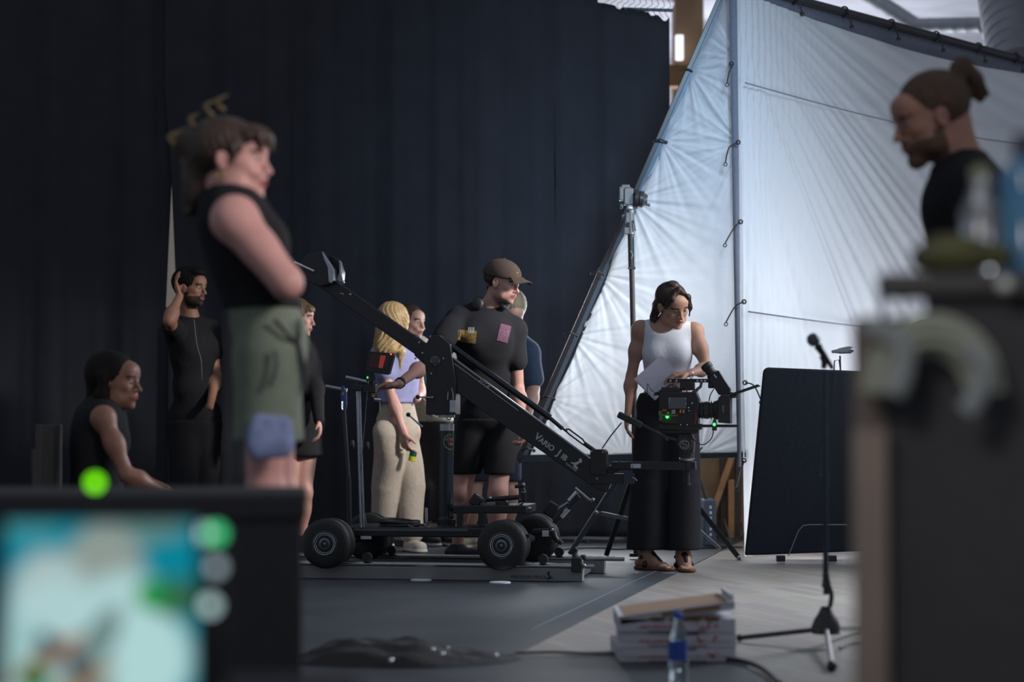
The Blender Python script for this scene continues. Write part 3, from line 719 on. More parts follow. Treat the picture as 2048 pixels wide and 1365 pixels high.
b = MB(); b.tube([kk(T(901, 800), -.08), kk(T(902, 784), -.08)], .0035, n=8); b.tube([kk(T(912, 800), -.08), kk(T(912, 790), -.08), kk(T(909, 777), -.08)], .0035, n=8); b.build('wire_loop', M_STEEL, t, world=True)
for (p, q) in (((845, 795), (871, 796)), ((826, 830), (850, 853))):
    h = MB(); h.cyl(kk(T(*p), -.12), kk(T(*q), -.09), .0045, n=10); h.sphere(kk(T(*q), -.09), .008); lv = h.build('lever', M_STEEL, t, world=True)
    h = MB(); h.sphere(kk(T(*p), -.12), .012); h.build('lever_knob', M_BLACK2, lv, world=True)
b = MB(); b.ring(kk(T(863, 836), -.05), EY, .012, .004, n=20, m=6); b.ring(kk(T(901, 836), -.05), EY, .011, .004, n=20, m=6); b.build('clamp_screw', M_STEEL, t, world=True)
b = MB(); b.cyl(T(853, 1045, .12), T(853, 1016, .12), .009); b.build('peg', M_CHROME, t, world=True)
# steering uprights
for (p0, p1, k) in (((714, 783), (722, 1056), .10), ((719, 783), (728, 1056), .16)):
    b = MB(); b.cyl(T(p0[0], p0[1], k), T(p1[0], p1[1], k), .0062); b.build('steering_rod', M_STEEL, t, world=True)
for (p0, p1, k) in (((685, 790), (697, 955), .5),):
    b = MB(); b.cyl(T(p0[0], p0[1], k), T(p1[0], p1[1], k), .011); b.build('steering_rod', mat('dull_rod', rgb(70, 76, 84), .4, .6), t, world=True)
    b = MB(); b.cyl(T(697, 955, k), T(699, 1058, k), .014); b.build('steering_rod_foot', M_BLACK, t, world=True)
b = MB(); b.cyl(T(692, 755, .10), T(737, 765, .10), .0105); b.cyl(T(651, 773, .45), T(694, 781, .45), .0105); b.build('handlebar', M_STEEL, t, world=True)
b = MB(); b.box(tuple(T(717, 776, .12)), (.05, .06, .035), EX.to_track_quat('X', 'Z').to_matrix()); b.cyl(T(712, 772, .1), T(712, 758, .1), .005); b.box(tuple(T(740, 778, .12)), (.07, .05, .05), EX.to_track_quat('X', 'Z').to_matrix()); b.build('steering_head', M_BLACK, t, world=True, bevel=.005)
b = MB(); b.cyl(T(749, 799, .1), T(763, 801, .1), .011); b.build('brake_knob', M_CHROME, t, world=True)
b = MB(); b.cyl(T(760, 804, .1), T(760, 823, .1), .0035); b.build('brake_pin', M_STEEL, t, world=True)
for (x, y) in ((702, 890), (732, 892)):
    b = MB(); c = T(x, y, .3); b.lathe(c, EX, [(0, .02), (.004, .024), (.012, .024), (.016, .018)]); b.build('guide_disc', M_BLACK2, t, world=True)
# accessory arms
def arm(pts, r, m, nm, k=.2): b = MB(); b.tube([T(x, y, k) for x, y in pts], r, n=12); return b.build(nm, m, t, world=True)
for pts, r, m, nm in ((((972, 1000), (1038, 995)), .013, M_BLACK, 'outrigger_arm'), (((1022, 1020), (1046, 1005)), .010, M_CHROME, 'chrome_sleeve'), (((1046, 1018), (1063, 1018)), .011, M_CHROME, 'chrome_sleeve'),
                      (((1044, 1003), (1050, 1000), (1051, 985), (1047, 975)), .005, M_STEEL, 'hook'), (((1037, 1003), (1048, 1003), (1048, 985)), .013, M_BLACK, 'outrigger_joint'), (((1030, 974), (1050, 972)), .010, M_BLACK2, 'tee_handle'),
                      (((1108, 1047), (1158, 993)), .014, M_BLACK, 'outrigger_arm'), (((1138, 1002), (1154, 984)), .013, M_CHROME, 'chrome_sleeve'), (((1122, 1034), (1136, 1018)), .0155, M_STICK, 'pale_sleeve'),
                      (((1150, 977), (1168, 992), (1176, 999), (1184, 1003)), .008, M_STEEL, 'hook'), (((1102, 1027), (1136, 1006)), .007, M_STEEL, 'hook_bar'), (((1113, 1078), (1124, 1088)), .013, M_BLACK, 'foot_screw'),
                      (((1104, 1055), (1110, 1075), (1116, 1084)), .016, M_BLACK, 'outrigger_joint'), (((1065, 1065), (1104, 1063)), .017, M_BLACK, 'outrigger_arm')):
    arm(pts, r, m, nm, .2 if pts[0][0] < 1065 else .45)
b = MB(); b.beam(T(944, 995, .2), T(962, 1008, .2), .07, .06, side=EY); b.build('pad', M_BLACK2, t, world=True, bevel=.01); b = MB(); b.beam(T(1092, 1013, .45), T(1112, 1026, .45), .02, .08, side=EY); b.build('pad', M_BLACK2, t, world=True, bevel=.01)
b = MB(); b.lathe(T(1004, 1012, .2), UP, [(0, .035), (.018, .034), (.026, .02)]); b.build('rubber_cap', M_BLACK2, t, world=True)
b = MB(); b.box(tuple(T(1091, 1068, .4)), (.035, .02, .03)); b.build('label_plate', M_STICK, t, world=True)
for (x, y) in ((980, 997), (1047, 970), (1186, 1000), (1104, 1060)):
    b = MB(); b.sphere(T(x, y, .18 if x < 1065 else .43), .010); b.build('bolt', M_STEEL, t, world=True)
t = thing('cable_coil', 'coil of black cable lying on the dolly deck beside the column', 'cable', tuple(T(800, 1056, .2)))
b = MB()
for i in range(9):
    c = T(800 + rng.uniform(-6, 6), 1052 - i * 1.2, .25); b.ring(c, (rng.uniform(-.12, .12), rng.uniform(-.12, .12), 1), .10 + .012 * rng.uniform(-1, 1), .006, n=40, m=8)
b.build('cable', M_BLACK2, t, world=True)
b = MB(); b.tube([T(817, 1052, .15), T(835, 1058, .12), T(850, 1054, .12), T(862, 1044, .14)], .006, n=8, smooth=5); b.tube([T(733, 1050, .1), T(722, 960, .1), T(731, 830, .09), T(735, 783, .09)], .0025, n=6, smooth=6); b.build('loose_end', M_ALU, t, world=True)
# crane arm
t = thing('camera_crane_arm', 'long black slanting crane arm with white lettering resting on the dolly column', 'crane arm', tuple(T(876, 724)))
b = MB(); b.beam(T(640, 556), T(850, 704), .075, .078, side=EY); b.build('rear_beam', M_BLACK, t, world=True, bevel=.004)
b = MB(); b.prism([kk(T(x, y), -.045) for x, y in ((828, 668), (846, 684), (886, 700), (1180, 917), (1216, 945), (1216, 985), (1198, 980), (1008, 850), (905, 778), (832, 712))], EY * .09); MAIN = b.build('main_beam', M_BLACK, t, world=True, bevel=.004)
b = MB(); b.beam(kk(T(884, 698), -.047), kk(T(1180, 915), -.047), .006, .005, side=UP); b.beam(kk(T(893, 714), -.047), kk(T(1040, 822), -.047), .004, .003, side=UP); b.build('edge_strip', M_STEEL, t, world=True)
b = MB(); b.cyl(T(886, 681), T(1100, 836), .0175, n=24); b.build('tension_tube', mat('tube_anodised', (.06, .06, .075), .25, .8), t, world=True)
b = MB(); b.cyl(T(1097, 834), T(1125, 858), .011); b.cyl(T(1123, 856), T(1134, 864), .006); b.build('tension_rod', M_BLACK, t, world=True)
for o in (-1, 1):
    b = MB(); b.tube([T(1132, 861) + UP * .013 * o * .4, T(1138, 864) + UP * .013 * o, T(1165, 884) + UP * .013 * o, T(1171, 889) + UP * .004 * o], .0042, n=8); b.build('turnbuckle_bar', M_BLACK, t, world=True)
b = MB(); b.cyl(T(1168, 887), T(1194, 906), .012); b.build('rod_end', M_BLACK2, t, world=True)
b = MB(); b.prism([kk(T(x, y), -.06) for x, y in ((1183, 902), (1187, 899), (1209, 899), (1214, 904), (1214, 950), (1183, 950))], EY * .12); b.build('end_bracket', M_BLACK, t, world=True, bevel=.003)
for (x, y) in ((1186, 903), (1209, 904), (1197, 957), (1224, 931), (850, 707), (836, 718), (706, 590)):
    b = MB(); p = kk(T(x, y), -.062); b.cyl(p, p - EY * .006, .0055, n=12); b.build('bolt', M_STEEL, t, world=True)
b = MB(); b.beam(T(1174, 958), T(1267, 958), .10, .055, side=EY); b.beam(T(1214, 946), T(1245, 928), .05, .04, side=EY); b.build('nose_block', M_BLACK, t, world=True, bevel=.004)
b = MB(); b.beam(T(1224, 932), T(1392, 932), .06, .042, side=EY); b.build('nose_arm', M_BLACK, t, world=True, bevel=.004)
b = MB(); b.prism([kk(T(x, y), -.055) for x, y in ((1250, 940), (1267, 940), (1268, 968), (1251, 968))], -EY * .006); b.build('steel_plate', mat('plate_grey', rgb(74, 82, 98), .35, .6), t, world=True)
b = MB(); b.prism([kk(T(x, y), -.033) for x, y in ((1263, 928), (1283, 928), (1283, 936.5), (1263, 936.5))], -EY * .002); b.build('white_label', M_STICK, t, world=True)
text('label_mark', 'fj', kk(T(1265, 935), -.0362), EX, UP, .016, M_DARKLET, t, depth=.0003)
b = MB(); b.tube([kk(T(1267, 955), -.06), kk(T(1274, 958), -.07), kk(T(1277, 962), -.07)], .005, n=8); b.build('thumb_lever', M_STEEL, t, world=True)
slope = (T(1180, 917) - T(886, 700)).normalized(); sup = EY.cross(slope) * -1; sup = sup if sup.z > 0 else -sup
fr = kk(T(1070, 876), -.0458)
text('crane_lettering', 'V', fr, slope, sup, .052, M_LET, MAIN, bold=.001)
text('crane_lettering', 'ARIO', fr + slope * .030, slope, sup, .040, M_LET, MAIN, bold=.001)
text('crane_lettering', 'J', fr + slope * .150, slope, sup, .052, M_LET, MAIN, bold=.001)
text('crane_lettering', 'IB', fr + slope * .176, slope, sup, .040, M_LET, MAIN, bold=.001)
text('crane_lettering', 'PANTHER', fr + slope * .218 - sup * .012, slope, sup, .016, M_LET, MAIN)
panther(MAIN, fr + slope * .290 - sup * .0, slope * -1, sup, -EY, .055, M_LET)
text('arm_marking', 'VITA', kk(T(957, 763), -.0458), slope, sup, .034, M_LET, MAIN, shear=.4)
for (x, y) in ((686, 588), (690, 589)):
    b = MB(); p = kk(T(x, y), -.04); b.cyl(p, p - EY * .003, .003); b.build('bolt', M_CHROME, t, world=True)
# counterweights + bucket
t = thing('counterweight_set', 'black counterweight plates with painted lit edges on the raised rear end of the crane arm', 'weights', tuple(T(650, 545)))
def plate(P, k0, w, nm, m): b = MB(); b.prism([T(x, y, k0) for x, y in P], EY * w); return b.build(nm, m, t, world=True, bevel=.004)
plate(((598, 530), (616, 508), (644, 503), (655, 523), (666, 538), (667, 561), (660, 568), (640, 573), (606, 560)), .22, .08, 'weight_plate', M_BLACK)
plate(((612, 528), (634, 510), (664, 512), (676, 520), (684, 545), (682, 562), (668, 568), (630, 566)), .34, .08, 'weight_plate', M_BLACK)
plate(((643, 502), (648, 508), (664, 532), (668, 541), (667, 561), (662, 567), (657, 564), (655, 535), (648, 520)), .205, .012, 'painted_lit_edge', M_STICK)  # light catching the plate edges, painted as white strips
plate(((678, 520), (684, 526), (682, 545), (686, 562), (679, 566), (672, 560), (678, 545)), .325, .012, 'painted_lit_edge', M_STICK)
b = MB(); b.cyl(T(588, 525, .2), T(628, 543, .22), .009); b.build('steel_bar', M_CHROME, t, world=True)
b = MB(); b.sphere(T(686, 565, .30), .010); b.build('bolt', M_CHROME, t, world=True)
# on-board monitor
t = thing('camera_monitor', 'small tilted black monitor with a painted dark red reflection above the steering rods', 'monitor', tuple(T(760, 750, .1)))
q = [(738, 703), (786, 707), (789, 711), (779, 748), (774, 750), (733, 744), (731, 741)]
b = MB(); b.prism([T(x, y, .06) for x, y in q], EY * .035); HOUS = b.build('housing', M_BLACK2, t, world=True, bevel=.003)
def scr(P, k, nm, m): b = MB(); b.prism([T(x, y, k) for x, y in P], -EY * .001); return b.build(nm, m, HOUS, world=True)
scr(((741, 709), (781, 712), (773, 738), (737, 735)), .0595, 'screen', mat('dark_screen', (.02, .008, .01), .15, emit=(.08, .02, .02), estr=.08))
scr(((761, 711), (772, 712), (765, 737), (757, 736)), .058, 'painted_reflection', mat('painted_reflection', (.12, .01, .01), .3, emit=(.5, .06, .05), estr=.35))  # reflection on the glass, painted as a faintly glowing red bar
b = MB(); b.sphere(T(782, 709, .055), .0045); b.build('tally_light', M_LRED, t, world=True)
b = MB(); b.cyl(T(745, 744, .09), T(745, 772, .1), .008); b.box(tuple(T(742, 756, .09)), (.05, .03, .03)); b.build('mount', M_BLACK, t, world=True)
b = MB(); b.sphere(T(735, 755.5, .07), .004); b.build('green_light', M_LGREEN, t, world=True)
t = thing('water_bottle', 'slim clear water bottle with bright blue cap strapped to the dolly steering rod', 'bottle', tuple(T(687, 822, .42)))
b = MB(); b.cyl(T(685, 778, .44), T(685.5, 772, .44), .009); b.build('cap', mat('blue_cap', (.02, .09, .5), .4), t, world=True)
b = MB(); b.lathe(T(688, 820, .44), UP, [(0, .013), (.01, .016), (.09, .016), (.11, .009), (.118, .008)]); b.build('bottle', mat('bottle_plastic', (.5, .6, .75), .1, trans=.9, spec=.5), t, world=True)
b = MB(); b.lathe(T(688, 803, .44), UP, [(0, .0165), (.034, .0165)]); b.build('bottle_label', mat('blue_label', (.05, .1, .45), .5), t, world=True)
# ------------------------------------------------------------------ fluid head + camera (hangs at the arm's nose)
t = thing('fluid_head', 'black round fluid camera head with a ringed S emblem and long pan handle', 'camera head', tuple(T(1375, 930)))
b = MB(); b.lathe(T(1375, 972), UP, [(0, .018), (.01, .020), (.012, .012), (.08, .012), (.085, .030), (.11, .034), (.135, .034)], n=28); b.build('bowl_clamp', M_BLACK, t, world=True)
b = MB(); b.lathe(T(1374, 922), UP, [(0, .04), (.006, .042), (.012, .042), (.014, .04)], n=36); b.build('steel_ring', M_STEEL, t, world=True)
b = MB(); b.lathe(T(1374, 917), UP, [(0, .040), (.02, .041), (.035, .038)], n=36); b.build('pan_base', M_BLACK, t, world=True)
b = MB(); b.prism([kk(T(x, y), -.05) for x, y in ((1358, 908), (1355, 880), (1360, 868), (1384, 868), (1390, 880), (1389, 895), (1388, 908))], EY * .10); b.cyl(kk(T(1371, 888), -.062), kk(T(1371, 888), .06), .042, n=36); b.build('head_body', M_BLACK, t, world=True, bevel=.008)
e = kk(T(1371, 889.5), -.063); b = MB(); b.ring(e, EY, .0235, .0012, n=40, m=6)
S_pts = [(.013, .012), (.004, .016), (-.010, .013), (-.013, .006), (-.004, .002), (.010, -.001), (.013, -.007), (.004, -.014), (-.012, -.012)]
b.tube([e + EX * x + UP * z for x, z in S_pts], .0011, n=6, smooth=4); b.build('ring_emblem', M_LET, t, world=True)
b = MB(); b.beam(T(1322, 862), T(1398, 862), .09, .03, side=EY); b.build('top_plate', M_BLACK, t, world=True, bevel=.004)
b = MB(); b.tube([T(1352, 880, .24), T(1330, 874, .22), T(1283, 850, .2)], .0085, n=10); b.build('pan_handle', M_BLACK, t, world=True)
b = MB(); b.beam(T(1236, 829, .2), T(1284, 852, .2), .03, .035, side=EY); b.build('pan_grip', M_BLACK2, t, world=True, bevel=.008)
b = MB(); b.tube([T(1243, 846, .2), T(1222, 872, .2), T(1204, 898, .2)], .0035, n=8, smooth=4); b.build('zoom_cable', mat('wine_cable', (.09, .02, .04), .5), t, world=True)
b = MB(); b.tube([T(1317, 868, .24), T(1330, 876, .24), T(1336, 882, .24)], .003, n=6); b.build('steel_pin', M_STEEL, t, world=True)
t = thing('cinema_camera', 'black film camera with matte box, angled eyepiece and grey striped module', 'camera', tuple(T(1360, 860)))
def cb(nm, P, k0, w, m, bev=.004): b = MB(); b.prism([T(x, y, k0) for x, y in P], EY * w); return b.build(nm, m, t, world=True, bevel=bev)
def rect(x0, y0, x1, y1): return ((x0, y1), (x1, y1), (x1, y0), (x0, y0))
cb('body', ((1321, 848), (1396, 850), (1398, 800), (1392, 784), (1321, 786)), .24, .14, M_BLACK)
cb('battery', ((1318, 845), (1323, 845), (1323, 780), (1318, 780)), .25, .12, M_BLACK2)
cb('receiver_box', rect(1322, 775, 1359, 790), .25, .11, M_BLACK2)
cb('side_module', rect(1337, 796, 1372, 818), .226, .014, mat('striped_module', (.30, .32, .38), .5), .002)
for i in range(11):
    x = 1337 + i * 3.3; x2 = min(x + 6.5, 1372)
    b = MB(); b.beam(T(x, 818, .2255), T(x2, 796 + (22 * (1 - (x2 - x) / 6.5)), .2255), .0016, .0035, side=EY); b.build('module_stripe', M_BLACK2, t, world=True)
cb('baseplate', rect(1318, 848, 1402, 860), .25, .12, M_BLACK)
cb('rear_rod', rect(1318, 822, 1324, 842), .225, .02, M_ALU, .001)
cb('top_handle', rect(1334, 758, 1420, 765.5), .29, .03, M_BLACK, .002)
for x in (1341, 1353, 1395, 1403, 1410):
    b = MB(); b.cyl(T(x, 762, .288), T(x, 762, .286), .006, n=12); b.build('handle_hole', M_STICK, t, world=True)
cb('handle_mount', rect(1360, 765, 1388, 781), .26, .08, M_BLACK2)
b = MB()
for pts in (((1348, 765), (1349, 785)), ((1361, 776), (1352, 788)), ((1392, 781), (1401, 774), (1403, 765)), ((1384, 786), (1396, 780))):
    b = MB(); b.tube([T(x, y, .27) for x, y in pts], .008, n=10); b.build('bracket_arm', M_ALU, t, world=True)
# lens and matte box
b = MB(); b.lathe(T(1396, 821), EX, [(0, .032), (.01, .042), (.03, .042), (.034, .045), (.06, .045), (.063, .040), (.08, .040), (.084, .048), (.11, .050)], n=36); b.build('lens', M_BLACK, t, world=True)
for i in range(3):
    b = MB(); b.lathe(T(1404 + i * 9, 821), EX, [(0, .0462 + .001 * i), (.004, .0462 + .001 * i)], n=36); b.build('lens_ring', mat('ring_grey', (.05, .055, .05), .5), t, world=True)
cb('matte_box', ((1436, 846), (1461, 848), (1461, 790), (1442, 790), (1436, 797)), .23, .16, M_BLACK2)
cb('matte_box_hood', ((1430, 836), (1437, 838), (1437, 800), (1430, 803)), .25, .12, M_BLACK)
cb('filter_tray', rect(1444, 811, 1448, 826), .222, .01, M_ALU, .001)
cb('top_flag', ((1461, 792), (1463, 787), (1515, 769), (1519, 772), (1470, 789)), .23, .16, M_BLACK2, .001)
cb('flag_hinge', ((1456, 797), (1470, 796), (1474, 790), (1462, 784)), .24, .13, M_BLACK)
for k in (.26, .34):
    b = MB(); b.cyl(T(1385, 852.5, k), T(1477, 852.5, k), .0075); b.build('support_rod', M_BLACK, t, world=True)
cb('focus_motor', ((1424, 862), (1433, 862), (1433, 848), (1431, 838), (1427, 838), (1424, 848)), .22, .035, M_BLACK2)
b = MB(); b.sphere(T(1428.5, 849.5, .215), .0075); b.build('green_light', M_LGREEN, t, world=True)
b = MB(); b.sphere(T(1334.5, 834, .225), .0085); b.build('green_light', M_LGREEN, t, world=True)
# viewfinder
b = MB(); b.lathe(T(1412, 731), T(1436, 765) - T(1412, 731), [(-.010, .020), (-.004, .030), (.018, .031), (.022, .026), (.05, .026), (.054, .032), (.09, .033)], n=28); b.build('eyepiece', M_BLACK2, t, world=True)
cb('viewfinder', ((1418, 760), (1430, 744), (1437, 741), (1461, 778), (1460, 788), (1452, 792), (1437, 790)), .27, .07, M_BLACK)
cb('viewfinder_plate', ((1427, 750), (1429, 749), (1434, 756), (1432, 757)), .264, .005, M_STICK, .001)
cb('viewfinder_bracket', rect(1416, 765, 1430, 777), .28, .05, M_BLACK)
# connectors, cables
cb('connector', rect(1325, 819, 1333, 823), .226, .012, mat('orange_plug', (.5, .09, .03), .5), .001)
cb('connector', rect(1350, 829, 1357, 834), .222, .012, M_REDC, .001)
for x in (1361, 1367):
    b = MB(); b.cyl(T(x, 820, .226), T(x, 827, .224), .0055); b.build('brass_plug', mat('brass', (.6, .35, .12), .3, .9), t, world=True)
cb('silver_plug', rect(1343, 820, 1351, 829), .226, .012, M_STEEL, .002)
b = MB()
for (x, y) in ((1377, 816), (1378, 822), (1384, 807), (1361, 850), (1374, 850), (1336, 826)): b.sphere(T(x, y, .232), .0045)
b.build('chrome_screws', M_CHROME, t, world=True)
for nm, pts, r, m, k in (('yellow_green_cable', ((1320, 822), (1318, 829), (1326, 831), (1344, 832), (1352, 832)), .0032, mat('olive_cable', (.2, .25, .06), .5), .22),
                         ('red_cable', ((1427, 862), (1424, 875), (1415, 886), (1404, 890), (1394, 886), (1387, 878)), .0030, mat('dark_red_cable', (.14, .015, .04), .5), .24),
                         ('red_cable', ((1428, 778), (1421, 790), (1418, 803)), .0028, mat('dark_red_cable', (.14, .015, .04), .5), .3),
                         ('red_cable', ((1391, 826), (1392, 838), (1389, 848)), .0035, mat('bright_red_cable', (.5, .03, .02), .5), .235),
                         ('aerial', ((1318, 792), (1302, 780), (1295, 768), (1295, 792)), .002, M_BLACK2, .3), ('black_cable', ((1331, 777), (1342, 770), (1353, 774), (1357, 790)), .0035, M_BLACK2, .27),
                         ('black_cable', ((1360, 790), (1366, 776), (1373, 780), (1374, 792)), .003, M_BLACK2, .255)):
    b = MB(); b.tube([T(x, y, k) for x, y in pts], r, n=8, smooth=5); b.build(nm, m, t, world=True)
cb('aerial_box', ((1306, 792), (1322, 790), (1322, 782), (1310, 785)), .28, .04, M_BLACK2)
# ------------------------------------------------------------------ microphone on stand
D2 = 7.9
t = thing('microphone_stand', 'black microphone stand with three spread legs on the pale wooden floor', 'stand', (A(1650, 1200, D2).x, D2, 0))
def Mm(x, y, dd=0): return A(x, y, D2 + dd)
b = MB(); b.cyl(Mm(1648, 742), Mm(1650, 960), .0105); b.build('upper_pole', mat('pole_satin', (.05, .07, .09), .25, .7), t, world=True)
b = MB(); b.cyl(Mm(1650, 958), Mm(1652, 1190), .0105); b.lathe(Mm(1650, 966), UP, [(0, .014), (.03, .014)]); b.build('lower_pole', mat('pole_satin', (.05, .07, .09)), t, world=True)
b = MB(); b.lathe(Mm(1652, 1175), UP, [(0, .018), (.02, .013), (.05, .013)]); b.tube([Mm(1655, 1165, -.02), Mm(1663, 1190, -.03), Mm(1660, 1215, -.03)], .009, n=8, smooth=4); b.build('clutch', M_BLACK2, t, world=True)
b = MB(); b.lathe(Mm(1652, 1268), UP, [(0, .052), (.02, .055), (.05, .045), (.075, .028), (.10, .017)]); b.build('hub', M_BLACK, t, world=True)
for (x, y) in ((1480, 1278), (1700, 1268)):
    q = A(x, y, F_PX * CAM_H / (y + 5 - HOR)); q.z = 0.016
    if x == 1700: q = q + (q - Mm(1652, 1262)).normalized() * .22; q.z = .016
    b = MB(); b.cyl(Mm(1652, 1258), q, .0095); l = b.build('leg', M_BLACK, t, world=True)
    b = MB(); b.sphere(q, .014); b.build('rubber_foot', M_RUB, l, world=True)
q = A(1664, 1335, F_PX * CAM_H / (1341 - HOR)); q.z = .018
b = MB(); b.cyl(Mm(1652, 1258), q, .0095); b.build('leg', mat('worn_leg', (.3, .28, .30), .4, .5), t, world=True)
b = MB(); b.sphere(q, .019); b.build('rubber_foot', M_RUB, t, world=True)
b = MB(); b.tube([Mm(1648, 738), Mm(1648, 722), Mm(1643, 712)], .011, n=10); b.build('swivel', M_BLACK2, t, world=True)
t = thing('microphone', 'black handheld microphone held in the clip of the stand', 'microphone', tuple(Mm(1652, 722)))
b = MB(); b.lathe(Mm(1666, 738), Mm(1634, 690) - Mm(1666, 738), [(0, .008), (.02, .009), (.085, .013), (.10, .016), (.104, .012)]); b.build('body', M_BLACK2, t, world=True)
b = MB(); b.sphere(Mm(1627, 680), .0255, n=20); b.build('grille', mat('mic_grille', (.14, .14, .16), .3, .8, bump=.6, bscale=300), t, world=True)
tb_ = MB(); tb_.tube([Mm(1668, 742), Mm(1660, 830, .03), Mm(1640, 900, .02), Mm(1640, 950, .02), Mm(1654, 1010), Mm(1648, 1100, .02), Mm(1660, 1170, -.03)], .0035, n=8, smooth=6); tb_.build('cable', M_BLACK2, t, world=True)
# ------------------------------------------------------------------ pizza boxes + bottle
M_BOX = mat('white_cardboard', rgb(206, 204, 212), .75, var=.05, scale=6); M_RPR = mat('faded_red_print', rgb(190, 70, 80), .7); M_GREASE = mat('brown_grease', rgb(120, 80, 40), .7)
M_BOXIN = mat('brown_cardboard', rgb(150, 120, 96), .8)
PB = floor_pt(1338, 1330); PB.y = 7.62
def pizza_box(label, z, rot, dx=0.03, dy=0, open_=0, grease=False):
    t = thing('pizza_box', label, 'box', (PB.x + dx, PB.y + dy, z), rot, 'stack of pizza boxes')
    W, H = .405, .047
    b = MB(); b.box((0, 0, H * .5), (W, W, H)); TR = b.build('tray', M_BOX, t, bevel=.002)
    if open_:
        R = Matrix.Rotation(open_, 3, 'Y')
        b = MB(); b.box(Vector((-W / 2, 0, H + .004)) + R @ Vector((W / 2, 0, 0)), (W, W, .005), R)
        b.box(Vector((-W / 2, 0, H + .004)) + R @ Vector((W / 2, -W / 2 + .002, -.012)), (W * .98, .004, .026), R)
        b.box(Vector((-W / 2, 0, H + .004)) + R @ Vector((W - .003, 0, .0)), (.012, W * .8, .05), R); b.build('lid', M_BOX, t)
        b = MB(); b.box(Vector((-W / 2, 0, H + .004)) + R @ Vector((W * .62, -W / 2 - .0015, -.010)), (W * .5, .002, .018), R); b.box(Vector((-W / 2, 0, H + .004)) + R @ Vector((W / 2, 0, .0035)), (W * .9, W * .9, .001), R); b.build('lid_inside', M_BOXIN, t)
    else:
        b = MB(); b.box((0, 0, H + .0015), (W + .006, W + .006, .003)); b.box((0, -W / 2 - .002, H * .62), (W * .93, .003, H * .5)); b.build('lid', M_BOX, t, bevel=.001)
    x = -.13
    b = MB()
    for i in range(16):
        w = random.uniform(.006, .012); b.box((x, -W / 2 - .0042, H * .40 + random.uniform(-.001, .001)), (w * .7, .0012, random.uniform(.005, .008))); x += w + .001
    for i in range(8):
        b.box((.10 + random.uniform(-.03, .04), -W / 2 - .0042, H * .5 + random.uniform(-.011, .011)), (random.uniform(.005, .018), .0012, random.uniform(.003, .006)), Matrix.Rotation(random.uniform(-.8, .8), 3, 'Y'))
    tag(b.build('red_print', M_RPR, TR), kind='stuff')
    b = MB(); b.box((.0, -W / 2 - .0042, .002), (W * .5, .0015, .004)); b.box((.02, -W / 2 - .0045, H - .003), (.09 + .03 * random.random(), .0015, .006)); b.build('dark_gap', M_DARKLET, t)
    if grease:
        for gx in (-.07, .06, .12):
            b = MB(); b.sphere((gx, -W / 2 - .003, H * .98), .012, sc=(2.4, .25, .6)); b.build('grease_stain', M_GREASE, t)
    return t
pizza_box('bottom white pizza box of the stack, red print, flat on the dark vinyl', 0.0036, .03)
pizza_box('white pizza box lying in the middle of the stack', 0.0545, -.02, .042, .01)
pizza_box('grease-stained white pizza box on top of the stack, lid lifted open', 0.1050, .0, .036, .005, open_=-.13, grease=True)
p = A(1356, 1300, 6.72)
t = thing('water_bottle', 'clear plastic water bottle with blue cap and blue label in front of the pizza boxes', 'bottle', (p.x, 6.72, 0.0036))
b = MB(); b.lathe((0, 0, 0), (0, 0, 1), [(0, .020), (.003, .027), (.012, .030), (.05, .030), (.055, .028), (.06, .030), (.145, .030), (.165, .027), (.19, .017), (.205, .0125), (.225, .0125)], n=36); b.build('bottle', mat('clear_bottle', (.75, .85, .92), .06, trans=.95, spec=.5), t)
b = MB(); b.lathe((0, 0, .085), (0, 0, 1), [(0, .0306), (.062, .0306)], n=36); b.build('bottle_label', mat('royal_label', (.03, .09, .42), .45), t)
b = MB(); b.lathe((0, 0, .215), (0, 0, 1), [(0, .0150), (.018, .0150), (.02, .013)], n=28); b.build('cap', mat('royal_cap', (.02, .10, .55), .4), t)
# ------------------------------------------------------------------ black cloth heap on the floor
def heap(u, v):
    a = u * 2 * math.pi; r = v
    x = .415 * r * math.cos(a); y = .22 * r * math.sin(a)
    n = math.sin(x * 23 + 3 * y) * .5 + math.sin(x * 41 - y * 33 + 1) * .3 + math.sin(y * 57 + x * 12) * .3 + math.sin(x * 9 + 2) * .6
    h = (1 - r ** 3) * (.060 + .018 * n) * (1 - .25 * x / .415)
    return (x * (1 + .04 * math.sin(a * 5)), y * (1 + .1 * math.sin(a * 4 + 1)), max(h, 0) + .0045)
hp = grid_mesh('dark_cloth_heap', heap, 160, 60, mat('heap_fabric', (.016, .016, .018), .8, bump=.4, bscale=40)); hp.location = (A(800, 1300, 7.45).x, 7.45, 0)
tag(hp, 'crumpled heap of black fabric lying on the dark vinyl in front of the track', 'fabric')
for i, (x, y, rr) in enumerate(((866, 1300, .006), (885, 1309, .008), (896, 1298, .005), (782, 1322, .009), (762, 1353, .008), (596, 1353, .006), (578, 1295, .012), (992, 1312, .007))):
    b = MB(); b.sphere((0, 0, 0), rr, n=12); p = A(x, y, 7.2 - .0 * i); o = b.build('metal_eyelet', M_CHROME, hp); o.location = p - hp.location
